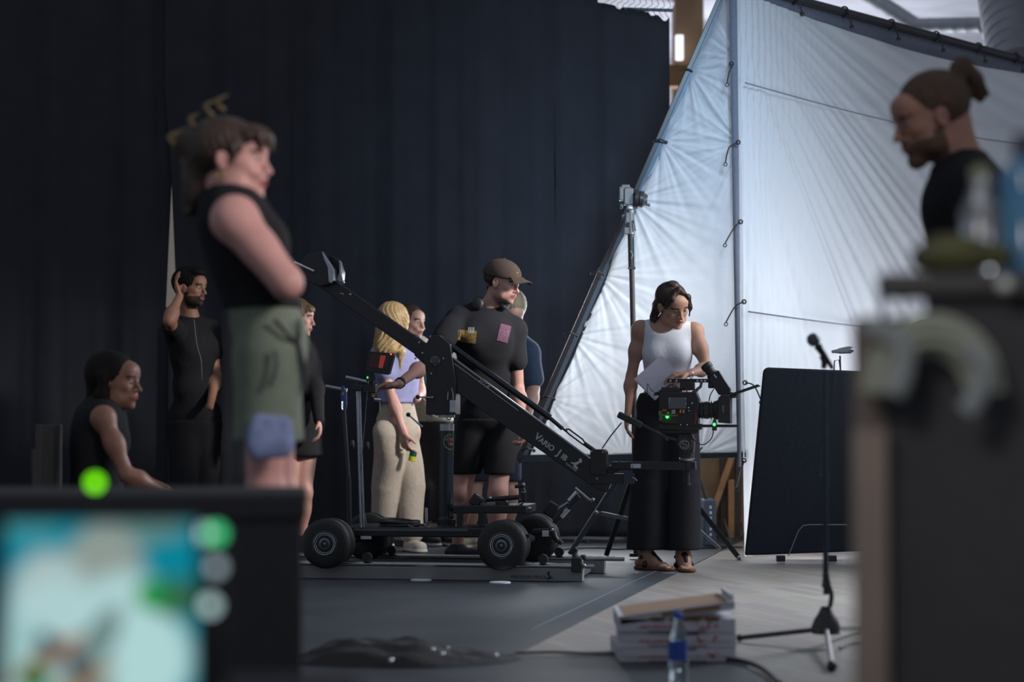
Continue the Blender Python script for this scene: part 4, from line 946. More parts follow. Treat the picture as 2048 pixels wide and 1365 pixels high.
# ------------------------------------------------------------------ cables on the floor
M_CAB = mat('floor_cable', (.015, .016, .02), .5)
def cable(pts, r, label, m=M_CAB, nm='floor_cable'):
    b = MB(); P = []
    for q in pts:
        p = floor_pt(q[0], q[1]); p.z = .006 + r + (q[2] if len(q) > 2 else 0); P.append(p)
    b.tube(P, r, n=8, smooth=6); return tag(b.build(nm, m), label, 'cable')
cable(((1031, 1311), (1100, 1309), (1160, 1311), (1232, 1312)), .005, 'thin black cable along the front edge of the pale floor wedge')
cable(((1455, 1326), (1490, 1331), (1525, 1345), (1560, 1375)), .009, 'black cable curling away from the pizza boxes over the wooden floor')
cable(((1680, 1300), (1700, 1292), (1740, 1290), (1790, 1288)), .005, 'short black cable on the floor beyond the microphone stand foot')
cable(((1110, 1104), (1150, 1100), (1200, 1099), (1240, 1102), (1300, 1098), (1340, 1101)), .006, 'long black cable behind the track running between the stand legs')
cable(((1090, 1090), (1110, 1083), (1150, 1084), (1175, 1086)), .008, 'pale cable end lying at the curtain foot by the slanted stand leg', M_ALU)
cable(((1310, 1098), (1340, 1103), (1390, 1101), (1440, 1097), (1485, 1098)), .006, 'black cable bundle on the floor behind the woman with sandals')
cable(((1462, 1085), (1450, 1075, .12), (1462, 1060, .16), (1478, 1068, .12), (1490, 1084)), .006, 'looped grey cable standing up under the scrim frame', M_ALU)
t = thing('power_ballast', 'upright grey electronic power box with a handle cable beside the stand leg', 'power box', (A(1416, 1080, 13.9).x, 13.9, 0))
b = MB(); p = A(1416, 1045, 13.9); b.box((p.x, 13.9, .17), (.085, .26, .30)); b.build('case', mat('ballast_grey', rgb(74, 86, 100), .5, .3), t, world=True, bevel=.01)
b = MB(); b.tube([(p.x - .02, 13.8, .32), (p.x - .05, 13.8, .42), (p.x - .09, 13.78, .5)], .011, n=10, smooth=4); b.build('cable', M_BLACK2, t, world=True)
b = MB()
for i in range(6): b.box((p.x + .005, 13.768, .27 - i * .035), (.014, .002, .018))
b.build('side_marking', M_STICK, t, world=True)
# ------------------------------------------------------------------ near foreground, left: cases, laptop
t = thing('flight_case', 'black flight case low in front of the standing woman with green shorts', 'case', (-1.37, 4.6, 0))
M_CASE = mat('case_black', (.055, .053, .058), .85, spec=.25); RF = Matrix.Rotation(math.radians(5.5), 3, 'Z')
b = MB(); b.box((-1.35, 4.80, .345), (1.75, .45, .67), RF); b.build('body', M_CASE, t, world=True, bevel=.01)
b = MB(); b.box((-1.35, 4.80, .655), (1.77, .47, .06), RF); b.build('lid', M_CASE, t, world=True, bevel=.01)
for x in (-2.0, -.65):
    for y in (4.70, 4.92):
        b = MB(); b.lathe((x, y - .015, .0), (0, 1, 0), [(0, .02), (.03, .02)]); b.box((x, y, .012), (.03, .03, .024)); b.build('castor', M_RUB, t, world=True)
t = thing('side_table', 'dark low table carrying the bright laptop', 'table', (-.45, 2.35, 0))
b = MB(); b.box((-.47, 2.42, .515), (.56, .5, .03)); b.build('table_top', M_CASE, t, world=True, bevel=.004)
for x in (-.7, -.24):
    for y in (2.22, 2.62):
        b = MB(); b.box((x, y, .25), (.04, .04, .5)); b.build('leg', M_CASE, t, world=True)
def screen_material():
    m = bpy.data.materials.new('laptop_picture'); m.use_nodes = True; nt = m.node_tree; nt.nodes.remove(nt.nodes['Principled BSDF']); L = nt.links.new; N = nt.nodes.new
    tc = N('ShaderNodeTexCoord'); em = N('ShaderNodeEmission'); em.inputs['Strength'].default_value = 1.0
    cur = None
    base = N('ShaderNodeRGB'); base.outputs[0].default_value = rgb(10, 128, 148) + (1,); cur = base.outputs[0]
    # soft blobs: (x, z in metres on the screen, rx, rz, rotation, colour)
    PB_ = [(60, 1060, 70, 30, 0, (60, 140, 150)), (270, 1060, 120, 34, 0, (90, 130, 128)), (205, 1120, 95, 85, 0, (140, 152, 146)), (95, 1190, 95, 110, 0, (165, 186, 186)), (110, 1260, 120, 130, 0, (172, 205, 206)), (50, 1340, 90, 120, 0, (150, 190, 190)),
           (245, 1240, 120, 120, .5, (172, 208, 208)), (290, 1320, 110, 120, .3, (172, 210, 210)), (345, 1195, 60, 50, 0, (50, 100, 72)), (300, 1190, 40, 36, 0, (20, 140, 60)), (190, 1290, 40, 110, .5, (110, 135, 135)),
           (90, 1320, 110, 26, -.6, (150, 118, 92)), (150, 1375, 110, 26, -.5, (150, 130, 100)), (95, 1290, 22, 36, -.4, (30, 40, 60)), (150, 1335, 24, 40, -.3, (24, 30, 60)), (68, 1358, 36, 34, 0, (20, 100, 40))]
    blobs = [((px - 8) / 1855, (1423 - py) / 1855, rx / 1855, rz / 1855, rot, c) for (px, py, rx, rz, rot, c) in PB_]
    for (x, z, rx, rz, rot, c) in blobs:
        mp = N('ShaderNodeMapping'); mp.vector_type = 'TEXTURE'; mp.inputs['Location'].default_value = (x, 0, z); mp.inputs['Rotation'].default_value = (0, rot, 0); mp.inputs['Scale'].default_value = (rx, 1, rz)
        g = N('ShaderNodeTexGradient'); g.gradient_type = 'SPHERICAL'; r = N('ShaderNodeValToRGB'); r.color_ramp.elements[0].position = .05; r.color_ramp.elements[1].position = .35
        mx = N('ShaderNodeMix'); mx.data_type = 'RGBA'
        L(tc.outputs['Object'], mp.inputs['Vector']); L(mp.outputs['Vector'], g.inputs['Vector']); L(g.outputs['Fac'], r.inputs['Fac']); L(r.outputs['Color'], mx.inputs['Factor']); L(cur, mx.inputs['A'])
        mx.inputs['B'].default_value = rgb(*c) + (1,); cur = mx.outputs['Result']
    L(cur, em.inputs['Color']); L(em.outputs[0], nt.nodes['Material Output'].inputs['Surface'])
    return m
p = A(0, 1365, 2.3)
LX, LZ = A(8, 1300, 2.3).x, .545
t = thing('laptop', 'open laptop showing a blurred teal and white picture on the dark table', 'laptop', (LX, 2.3, LZ - .012))
b = MB(); b.box((.102, .0, .0), (.235, .17, .012)); kb = b.build('keyboard_base', M_CASE, t, bevel=.003)
kb.location = (0, .085, 0)
b = MB(); b.box((.102, .012, .112), (.215, .006, .222)); b.build('display_back', M_CASE, t, bevel=.002)
b = MB(); b.box((.102, .0065, .108), (.204, .002, .190)); b.build('display', screen_material(), t, smooth=False)
def led(nm, label, px, py, d, r, col, strg, par=None):
    m = mat('glow_%s_%d' % (nm, int(px)), tuple(c * .5 for c in col), .4, emit=col, estr=strg)
    b = MB(); b.sphere((0, 0, 0), r, n=16); o = b.build(nm, m, par); p = A(px, py, d); o.location = p - (par.location if par else Vector((0, 0, 0))); return o
t = thing('hub_with_lights', 'small black USB hub with green and white indicator lights beside the laptop screen', 'hub', (A(418, 1150, 2.42).x, 2.42, .53))
b = MB(); p = A(425, 1140, 2.43); b.box((p.x, 2.45, (.53 + p.z + .05) / 2), (.03, .03, p.z + .05 - .53)); b.build('body', M_CASE, t, world=True)
led('green_light', '', 432, 1068, 2.40, .0085, (.05, .55, .2), 2.2, t); led('white_light', '', 405, 1068, 2.40, .0075, (.5, .62, .6), 1.6, t)
led('white_light', '', 432, 1135, 2.40, .0075, (.35, .45, .5), 1.5, t); led('white_light', '', 420, 1212, 2.40, .0085, (.45, .62, .62), 1.6, t)
t = thing('lamp_clip', 'green indicator lamp glowing out of focus above the laptop', 'indicator lamp', (A(190, 975, 2.9).x, 2.9, 0))
p = A(190, 968, 2.9); b = MB(); b.box((p.x, 2.93, p.z / 2), (.012, .012, p.z)); b.box((p.x, 2.93, .01), (.12, .12, .02)); b.build('post', M_CASE, t, world=True)
led('green_light', '', 190, 966, 2.9, .0085, (.16, .75, .0), 3.2, t)
# ------------------------------------------------------------------ near foreground, right: case, tray, coil, bottles
QA = math.radians(9.6); QX = Vector((math.cos(QA), -math.sin(QA), 0)); QY = Vector((math.sin(QA), math.cos(QA), 0))
def qbox(b, px, d, off, w, dep, z0, z1):
    p = A(px, 900, d); o = Vector((p.x, d, 0)) + QY * off
    return b.prism([o + UP * z0, o + QX * w + UP * z0, o + QX * w + UP * z1, o + UP * z1], QY * dep)
DC = 3.15; K = DC / 4.2; CTOP = A(1750, 634, DC + .05).z
t = thing('equipment_case', 'tall black equipment case with a brown wooden edge filling the lower corner', 'case', (.9, DC + .1, 0))
b = MB(); qbox(b, 1772, DC, .05 * K, .95, .50, .02, CTOP); b.build('body', M_CASE, t, world=True, bevel=.008)
b = MB(); qbox(b, 1706, DC, .0, .067 * K, .045 * K, .0, A(1700, 860, DC).z); b.build('wooden_edge', mat('brown_board', rgb(138, 122, 112), .7, var=.1, scale=8), t, world=True, bevel=.004)
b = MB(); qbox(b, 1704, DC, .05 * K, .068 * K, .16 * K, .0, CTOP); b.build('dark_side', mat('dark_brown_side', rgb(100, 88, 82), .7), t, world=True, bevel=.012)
t = thing('rope_coil', 'coil of pale olive rope draped over the front of the black case', 'rope', (.85, DC - .04, 1.0))
b = MB(); M_ROPE = mat('olive_rope', rgb(160, 164, 148), .8, bump=.5, bscale=120)
for i in range(8):
    pts = []
    for k in range(17):
        a = math.pi * (0.02 + .96 * k / 16); rx = 78 + i * 7 + rng.uniform(-4, 4); ry = 92 + i * 9
        p = A(1850 - rx * math.cos(a), 795 - ry * math.sin(a), DC); pts.append(p - QX * 0 + Vector((0, -.016 * (1 + i % 3) - (p.x - A(1706, 900, DC).x) * math.tan(QA), 0)))
    b.tube(pts, .0105 * K, n=8)
b.build('rope', M_ROPE, t, world=True)
for pts in (((1712, 655), (1760, 672), (1790, 705), (1785, 760), (1770, 790)), ((1905, 700), (1942, 740), (1925, 800), (1905, 825))):
    b = MB(); b.tube([A(x, y, DC) + Vector((0, -.06 - (A(x, y, DC).x - A(1706, 900, DC).x) * math.tan(QA), 0)) for x, y in pts], .021 * K, n=10, smooth=5); b.build('loose_loop', mat('grey_rope', rgb(140, 146, 146), .8), t, world=True)
t = thing('equipment_tray', 'flat dark tray on short feet standing on top of the black case', 'tray', (1.0, DC + .2, CTOP))
DT = DC + .08; z0 = A(1757, 592, DT).z; z1 = A(1757, 546, DT).z
b = MB(); qbox(b, 1757, DT, .0, .90, .17 * K, z0, z1); b.build('tray', mat('tray_dark', rgb(66, 62, 62), .5), t, world=True, bevel=.005)
for x, w in ((1762, .010), (1806, .005), (1853, .62)):
    b = MB(); qbox(b, x, DT, .02, w, .035, CTOP, z0); b.build('foot', M_CASE, t, world=True)
b = MB(); b.sphere(A(2010, 570, DT - .08), .012); b.build('metal_stud', mat('shiny_stud', (.8, .82, .75), .3, .3), t, world=True)
f = Field(); I3 = np.eye(3)
def TP(x, y, off=.07): p = A(x, y, DT + off * K); return Vector((p.x, p.y - (p.x - A(1757, 546, DT).x) * math.tan(QA), p.z))
for (x, y, r) in ((1850, 512, .034), (1880, 498, .039), (1915, 500, .041), (1950, 510, .039), (1985, 515, .036), (1900, 522, .036), (1870, 522, .033), (1935, 526, .033), (1845, 527, .026)):
    f.ell(nv(TP(x, y)), I3, (r * K, r * .8 * K, r * .72 * K), k=.010)
o = net_obj('fruit_bag', f.mesh(.006), mat('olive_fruit_net', rgb(80, 78, 40), .5, var=.6, scale=20, bump=.4, bscale=40)); tag(o, 'lumpy olive green bag lying on the dark tray', 'bag')
p = TP(2044, 540, .13)
t = thing('water_bottle', 'large pale blue water bottle with dark cap standing on the tray edge', 'bottle', (p.x, p.y, z1))
b = MB(); b.lathe((0, 0, 0), (0, 0, 1), [(0 * K, .048 * K), (.008 * K, .058 * K), (.16 * K, .060 * K), (.168 * K, .055 * K), (.176 * K, .060 * K), (.21 * K, .056 * K), (.235 * K, .030 * K), (.255 * K, .026 * K)], n=30); b.build('bottle', mat('blue_bottle', (.12, .36, .62), .15, trans=.45, spec=.5), t)
b = MB(); b.lathe((0, 0, .245 * K), (0, 0, 1), [(0 * K, .030 * K), (.045 * K, .030 * K)]); b.build('cap', mat('navy_cap', (.02, .03, .06), .4), t)
p = TP(1956, 540, .125)
t = thing('drinking_bottle', 'clear half-empty plastic bottle on the tray overlapping the man with the hair bun', 'bottle', (p.x, p.y, z1))
b = MB(); b.lathe((0, 0, 0), (0, 0, 1), [(0 * K, .034 * K), (.008 * K, .042 * K), (.13 * K, .042 * K), (.165 * K, .030 * K), (.19 * K, .018 * K), (.205 * K, .018 * K)], n=30); b.build('bottle', mat('clear_plastic', (.85, .9, .95), .08, trans=.97, spec=.5), t)
b = MB(); b.lathe((0, 0, .202 * K), (0, 0, 1), [(0 * K, .021 * K), (.022 * K, .021 * K)]); b.build('cap', mat('olive_cap', rgb(150, 152, 120), .4), t)
# ------------------------------------------------------------------ people
def skin_mat(name, c): return mat(name, c, .5, var=.05, scale=25, bump=.05, bscale=200, spec=.4)
M_LIP = mat('lips', rgb(150, 82, 80), .45); M_EYEW = mat('eye_white', rgb(190, 188, 185), .25); M_IRIS = mat('iris_dark', (.02, .015, .012), .2); M_BROW = mat('brow_hair', (.025, .018, .014), .8)
class Head:
    def __init__(s, c, f, roll=0.0, sc=1.0):
        s.c = nv(c); s.f = unit(nv(f)); u = V(0, 0, 1) - s.f * s.f[2]; u = unit(u); l = np.cross(u, s.f)   # l = own left
        cr, sr = math.cos(roll), math.sin(roll); s.u = u * cr + l * sr; s.l = np.cross(s.u, s.f); s.sc = sc; s.R = np.array([s.f, s.l, s.u])
    def p(s, a, b, c): return s.c + s.sc * (s.f * a + s.l * b + s.u * c)
    def loc(s, P): return (P - s.c) @ s.R.T / s.sc
def head_prims(F, H, male=False, smile=0.0, jaw=1.0, nose=1.0, open_=0.0):
    q = H.sc; R = H.R
    E = lambda c, r, k=.012, op='u', R_=None: F.ell(H.p(*c), R if R_ is None else R_, [x * q for x in r], k=k * q, op=op)
    E((-.020, 0, .032), (.098, .076, .082)); E((.022, 0, -.018), (.067, .062, .088), k=.03); E((.032, 0, -.072), (.050 * jaw, .050 * jaw, .036), k=.03)
    E((.074, 0, -.100), (.017, .020, .015), k=.02)
    for s_ in (-1, 1):
        E((.052, .040 * s_, -.020), (.028, .022, .021), k=.02)
        E((.020, .056 * s_, -.068), (.030, .012, .022), k=.03)
    E((.070, 0, .045), (.028, .05, .035), k=.03)
    F.cap(H.p(.082, -.036, .020), H.p(.082, .036, .020), .0085 * q, k=.014 * q)
    for s_ in (-1, 1):
        E((.094, .031 * s_, -.001), (.015, .018, .012), k=.010, op='s')
    for s_ in (-1, 1):
        E((.0745, .031 * s_, .000), (.0135, .0135, .0125), k=.002)
        F.cap(H.p(.0865, .019 * s_, .0085), H.p(.0805, .044 * s_, .0075), .0035 * q, k=.004)
    F.cap(H.p(.089, 0, .010), H.p(.106 * (1 + .02 * nose), 0, -.030), .0068 * q, .0095 * q, k=.012 * q)
    E((.106 + .004 * nose, 0, -.033), (.010, .0095, .0085), k=.006)
    for s_ in (-1, 1): E((.096, .0125 * s_, -.037), (.009, .0065, .006), k=.006)
    E((.083, 0, -.060), (.016, .026, .020), k=.012)
    w = .023 + .006 * smile
    for s_ in (-1, 1):
        F.cap(H.p(.0985, 0, -.0575), H.p(.083, w * s_, -.061 + .006 * smile), .0050 * q, .0028 * q, k=.005 * q)
        F.cap(H.p(.0965, 0, -.0690 - open_), H.p(.083, w * .9 * s_, -.0635 + .006 * smile), .0058 * q, .0028 * q, k=.005 * q)
        if smile: E((.076, .034 * s_, -.040), (.02, .016, .014), k=.014)
    if open_: E((.100, 0, -.0635 - open_ / 2), (.012, .012, .003 + open_ / 2), k=.003, op='s')
    for s_ in (-1, 1):
        Re = R
        E((-.004, .077 * s_, -.008), (.019, .0085, .031), k=.004); E((.004, .086 * s_, -.006), (.010, .005, .018), k=.004, op='s')
        F.cap(H.p(-.014, .086 * s_, .012), H.p(-.016, .086 * s_, -.010), .0045 * q, k=.005)
def head_mats(H, stubble=0.0, brow=True):
    """0 skin 1 lips 2 eye white 3 iris 4 brow 5 stubble/beard"""
    def fn(C):
        L = H.loc(C); x, y, z = L.T; o = np.zeros(len(C)); ay = np.abs(y)
        if stubble:
            o[(z < -.052 + .02 * (x < .03)) & (z > -.135) & (x > -.005) & (x < .13) & (ay < .075)] = 5
            o[(z > -.056) & (z < -.044) & (x > .08) & (ay < .024)] = 5
            o[(x > .098) & (z > -.05)] = 0
        lip = (((z + .064) / .011) ** 2 + (ay / .026) ** 2 < 1) & (x > .082); o[lip] = 1
        if brow: o[(np.abs(z - (.0245 - .25 * np.abs(ay - .034))) < .0042) & (ay > .014) & (ay < .052) & (x > .06) & (x < .12)] = 4
        e = (((ay - .031) / .0145) ** 2 + ((z - .0005) / .0058) ** 2 < 1) & (x > .07) & (x < .1); o[e] = 2
        o[e & (((ay - .031) / .0062) ** 2 + (z / .0062) ** 2 < 1)] = 3
        return o
    return fn
def hand_prims(F, w, d, pn, th, curl=(.5, .6, .4), sc=1.0, spread=.12, thumb=(.6, .75, .25)):
    """w wrist, d towards fingers, pn palm normal (where palm looks), th side of the thumb"""
    w = nv(w); d = unit(nv(d)); pn = unit(nv(pn) - d * (nv(pn) @ d)); th = unit(nv(th) - d * (nv(th) @ d) - pn * (nv(th) @ pn)); q = sc
    F.cap(w - d * .01, w + d * .045 * q, .026 * q, .036 * q, k=.012, flat=(pn, .50)); F.cap(w + d * .05 * q + th * .012, w + d * .082 * q + th * .016 * q, .026 * q, .022 * q, k=.012, flat=(pn, .46)); F.cap(w + d * .05 * q - th * .012, w + d * .078 * q - th * .018 * q, .024 * q, .020 * q, k=.012, flat=(pn, .46))
    for i, (o, L, r, b) in enumerate(((.030, .072, .0086, .086), (.010, .080, .0090, .090), (-.011, .075, .0085, .087), (-.030, .060, .0075, .078))):
        p = w + d * b * q + th * o * q; a = 0; dd = unit(d + th * spread * (1.2 - i * .8) * .5)
        for s_, c in enumerate(curl):
            a += c * (1 + .08 * i); l = L * q * (.46, .30, .24)[s_]; v = dd * math.cos(a) + pn * math.sin(a); n_ = p + v * l
            F.cap(p, n_, (r - .0005 * s_) * q, (r - .0005 * (s_ + 1)) * q, k=.004 if s_ else .008); p = n_
    p = w + d * .022 * q + th * .026 * q; v = unit(d * thumb[0] + th * thumb[1] + pn * thumb[2]); n_ = p + v * .045 * q; F.cap(p, n_, .0125 * q, .0105 * q, k=.012)
    v = unit(v + d * .5 + pn * .15); F.cap(n_, n_ + v * .034 * q, .0100 * q, .0082 * q, k=.004)
    c = w + d * .09; return (c - .115 * q, c + .115 * q)
def body_prims(F, J, parts, infl=0.0, fem=False, g=1.0, up_frac=1.0):
    """torso, arms, legs from joint positions"""
    sl, sr, pel, ch, nk = [nv(J[k]) for k in ('shL', 'shR', 'pel', 'chest', 'neck')]
    side = unit(sl - sr); up = unit(nk - pel); side = unit(side - up * (side @ up)); fwd = np.cross(side, up)
    side_p = side
    if 'hpL' in J:
        hv = unit(nv(J['hpL']) - nv(J['hpR'])); side_p = unit(hv - up * (hv @ up))
    fwd_p = np.cross(side_p, up); i_ = infl; R = np.array([fwd, side, up]); Rp = np.array([fwd_p, side_p, up])
    if 'torso' in parts:
        F.ell(pel + up * .02, Rp, [.108 * g + i_, (.168 if fem else .160) * g + i_, .125 + i_], k=.05)
        wst = pel * .48 + ch * .52; F.ell(wst, R, [.092 * g + i_, (.122 if fem else .140) * g + i_, .145 + i_], k=.06)
        F.ell(ch, R, [.108 * g + i_, (.142 if fem else .158) * g + i_, .165 + i_], k=.05)
        F.ell(ch + up * .085 + fwd * .0, R, [.085 * g + i_, .15 * g + i_, .08 + i_], k=.05)
        for s_ in (-1, 1):
            F.ell(pel - fwd_p * .052 * g + side_p * .072 * s_ * g - up * .05, Rp, [.076 * g + i_, .078 * g + i_, .085 + i_], k=.03)
            if fem: F.ell(ch + fwd * .066 + side * .062 * s_ - up * .005, R, [.050 + i_, .058 + i_, .056 + i_], k=.045)
            else: F.ell(ch + fwd * .060 + side * .065 * s_ + up * .04, R, [.05 + i_, .075 + i_, .06 + i_], k=.04)
        F.cap(sl * .86 + nk * .14 + up * .0, nk - up * .015, .040 + i_, .048 + i_, k=.04); F.cap(sr * .86 + nk * .14, nk - up * .015, .040 + i_, .048 + i_, k=.04)
    gl = .80 if fem else .97
    for s_ in 'LR':
        if 'arm' + s_ in parts or 'slv' + s_ in parts or 'sh' + s_ in parts:
            S, E, W = nv(J['sh' + s_]), nv(J['el' + s_]), nv(J['wr' + s_])
            F.ell(S, np.eye(3), [.054 * gl + i_] * 3, k=.05)
            if 'arm' + s_ in parts:
                F.cap(S, E, .048 * gl + i_, .037 * gl + i_, k=.03); m = S * .55 + E * .45; F.ell(m + fwd * .006, np.eye(3), [(.042 if fem else .046) * gl + i_] * 3, k=.05)
                F.cap(E, W, .037 * gl + i_, .0245 * gl + i_, k=.015); m = E * .72 + W * .28; F.ell(m, np.eye(3), [(.037 if fem else .041) * gl + i_] * 3, k=.05)
            elif 'slv' + s_ in parts:
                e = S + (E - S) * up_frac; F.cap(S, e, .048 * gl + i_, .046 * gl + i_ * 1.4, k=.03)
        if 'leg' + s_ in parts:
            Hh, K, An = nv(J['hp' + s_]), nv(J['kn' + s_]), nv(J['an' + s_])
            F.cap(Hh, K, .083 * g + i_, .055 * g + i_, k=.045); F.cap(K, An, .052 * g + i_, .036 + i_, k=.02)
            m = K * .70 + An * .30 - fwd_p * .018; F.ell(m, np.eye(3), [.055 + i_, .055 + i_, .095 + i_], k=.05); F.ell(K + fwd_p * .012, np.eye(3), [.048 + i_] * 3, k=.03)
    return fwd, side, up
def foot_prims(F, an, d, bare=True, sc=1.0):
    an = nv(an); d = unit(nv(d) * V(1, 1, 0)); s_ = V(-d[1], d[0], 0); z0 = .012
    heel = V(an[0], an[1], 0) - d * .035; ball = V(an[0], an[1], 0) + d * .12
    F.cap(heel + V(0, 0, .038), ball + V(0, 0, .028), .036, .028, k=.02, flat=((0, 0, 1), .8)); F.cap(an, V(an[0], an[1], .05) + d * .01, .036, .038, k=.02)
    F.cap(an + d * .01 - V(0, 0, .01), ball * .6 + heel * .4 + V(0, 0, .055), .034, .03, k=.03)
    if bare:
        for i in range(5):
            o = (-.030 + i * .0155); F.cap(ball + s_ * o + V(0, 0, .024), ball + s_ * o * 1.05 + d * (.052 - abs(i - 1) * .006) + V(0, 0, .020), .0115 if i == 0 else .0085, k=.006)
def shoe(name, an, d, parent, mu, ms, h=.085, L=.18, w=.045):
    an = nv(an); d = unit(nv(d) * V(1, 1, 0)); base = V(an[0], an[1], 0); f = Field()
    f.cap(base - d * .045 + V(0, 0, .045), base + d * (L - .03) + V(0, 0, .040), .040, w, k=.02, flat=((0, 0, 1), .75)); f.cap(base + V(0, 0, h), base + V(0, 0, .05), .046, .046, k=.03)
    f.cap(base - d * .045 + V(0, 0, .014), base + d * (L - .03) + V(0, 0, .014), .046, w + .006, k=.004, flat=((0, 0, 1), .4))
    def post(D, X, Y, Z): return np.maximum(D, np.maximum(.004 - Z, Z - h - .01) + 0 * X + 0 * Y)
    return net_obj(name, f.mesh(.007, post=post), [mu, ms], parent, matfn=lambda C: (C[:, 2] < .026) * 1)
def hair_obj(H, prims, m, parent, step=.005, strand=.0025, name='hair', fdir=(1, .2, 0), freq=420, noface=True, cut=None):
    f = Field()
    for p in prims:
        if p[0] == 'e': f.ell(H.p(*p[1]), H.R, [x * H.sc for x in p[2]], k=(p[3] if len(p) > 3 else .02))
        else: f.cap(H.p(*p[1]), H.p(*p[2]), p[3] * H.sc, p[4] * H.sc, k=(p[5] if len(p) > 5 else .015))
    if noface:
        f.ell(H.p(.075, 0, -.045), H.R, [.062 * H.sc, .060 * H.sc, .094 * H.sc], k=.012, op='s')
    for c in (cut or ()): f.ell(H.p(*c[0]), H.R, [x * H.sc for x in c[1]], k=.01, op='s')
    a = H.f * fdir[0] + H.l * fdir[1] + H.u * fdir[2]
    def post(D, X, Y, Z):
        t = X * a[0] + Y * a[1] + Z * a[2]; q = X * H.l[0] + Y * H.l[1] + Z * H.l[2]; r = X * H.u[0] + Y * H.u[1] + Z * H.u[2]
        cx = (X - H.c[0]) * H.f[0] + (Y - H.c[1]) * H.f[1] + (Z - H.c[2]) * H.f[2] + .02; cy = (X - H.c[0]) * H.l[0] + (Y - H.c[1]) * H.l[1] + (Z - H.c[2]) * H.l[2]
        cz = (X - H.c[0]) * H.u[0] + (Y - H.c[1]) * H.u[1] + (Z - H.c[2]) * H.u[2]
        ph = np.arctan2(cy, cx) + .35 * np.sin(cz * 19); rr = np.minimum(1, np.sqrt(cx * cx + cy * cy) / .07)
        return D + strand * rr * (np.sin(ph * 41 + 2 * np.sin(ph * 5)) * .7 + np.sin(ph * 23 + 6 * cz) * .6)
    return net_obj(name, f.mesh(step, post=post), m, parent, smooth_it=1)
def fabric_post(amp, clips=(), seed=0, freq=22):
    r = np.random.RandomState(seed); W = [(r.uniform(-1, 1, 3) * freq, r.uniform(0, 6)) for _ in range(6)]
    def post(D, X, Y, Z):
        n = 0
        for w, p in W: n = n + np.sin(w[0] * X + w[1] * Y + w[2] * .6 * Z + p + 1.2 * np.sin(7 * Z + 5 * X + p))
        D = D + amp * n / 3
        for (pt, nn) in clips:
            pt = nv(pt); nn = unit(nv(nn)); D = np.maximum(D, (X - pt[0]) * nn[0] + (Y - pt[1]) * nn[1] + (Z - pt[2]) * nn[2])
        return D
    return post
def person(label, pos, group=None):
    return thing('person', label, 'person', (pos[0], pos[1], 0), 0, group)
def cyl_cap(F, pts, radii, k=.03, flat=None):
    for a, b, ra, rb in zip(pts, pts[1:], radii, radii[1:]): F.cap(a, b, ra, rb, k=k, flat=flat)
def face_box(H): c = H.p(.03, 0, -.01); return (c - .135, c + .135)
SK1 = skin_mat('skin_tan', rgb(180, 140, 122)); SK2 = skin_mat('skin_pink', rgb(196, 150, 138)); SK3 = skin_mat('skin_olive', rgb(165, 120, 98))
def mats5(sk, beard=None): return [sk, M_LIP, M_EYEW, M_IRIS, M_BROW, beard or sk]
M_HBROWN = mat('hair_dark_brown', rgb(58, 44, 40), .5, spec=.3, var=.3, scale=120); M_HBLOND = mat('hair_blond', rgb(176, 148, 104), .5, var=.3, scale=120); M_HBLACK = mat('hair_black', rgb(28, 24, 24), .7, spec=.15, var=.3, scale=100)
M_HGREY = mat('hair_ash', rgb(124, 112, 92), .6, var=.3, scale=120); M_HLB = mat('hair_light_brown', rgb(98, 76, 54), .5, var=.35, scale=110)

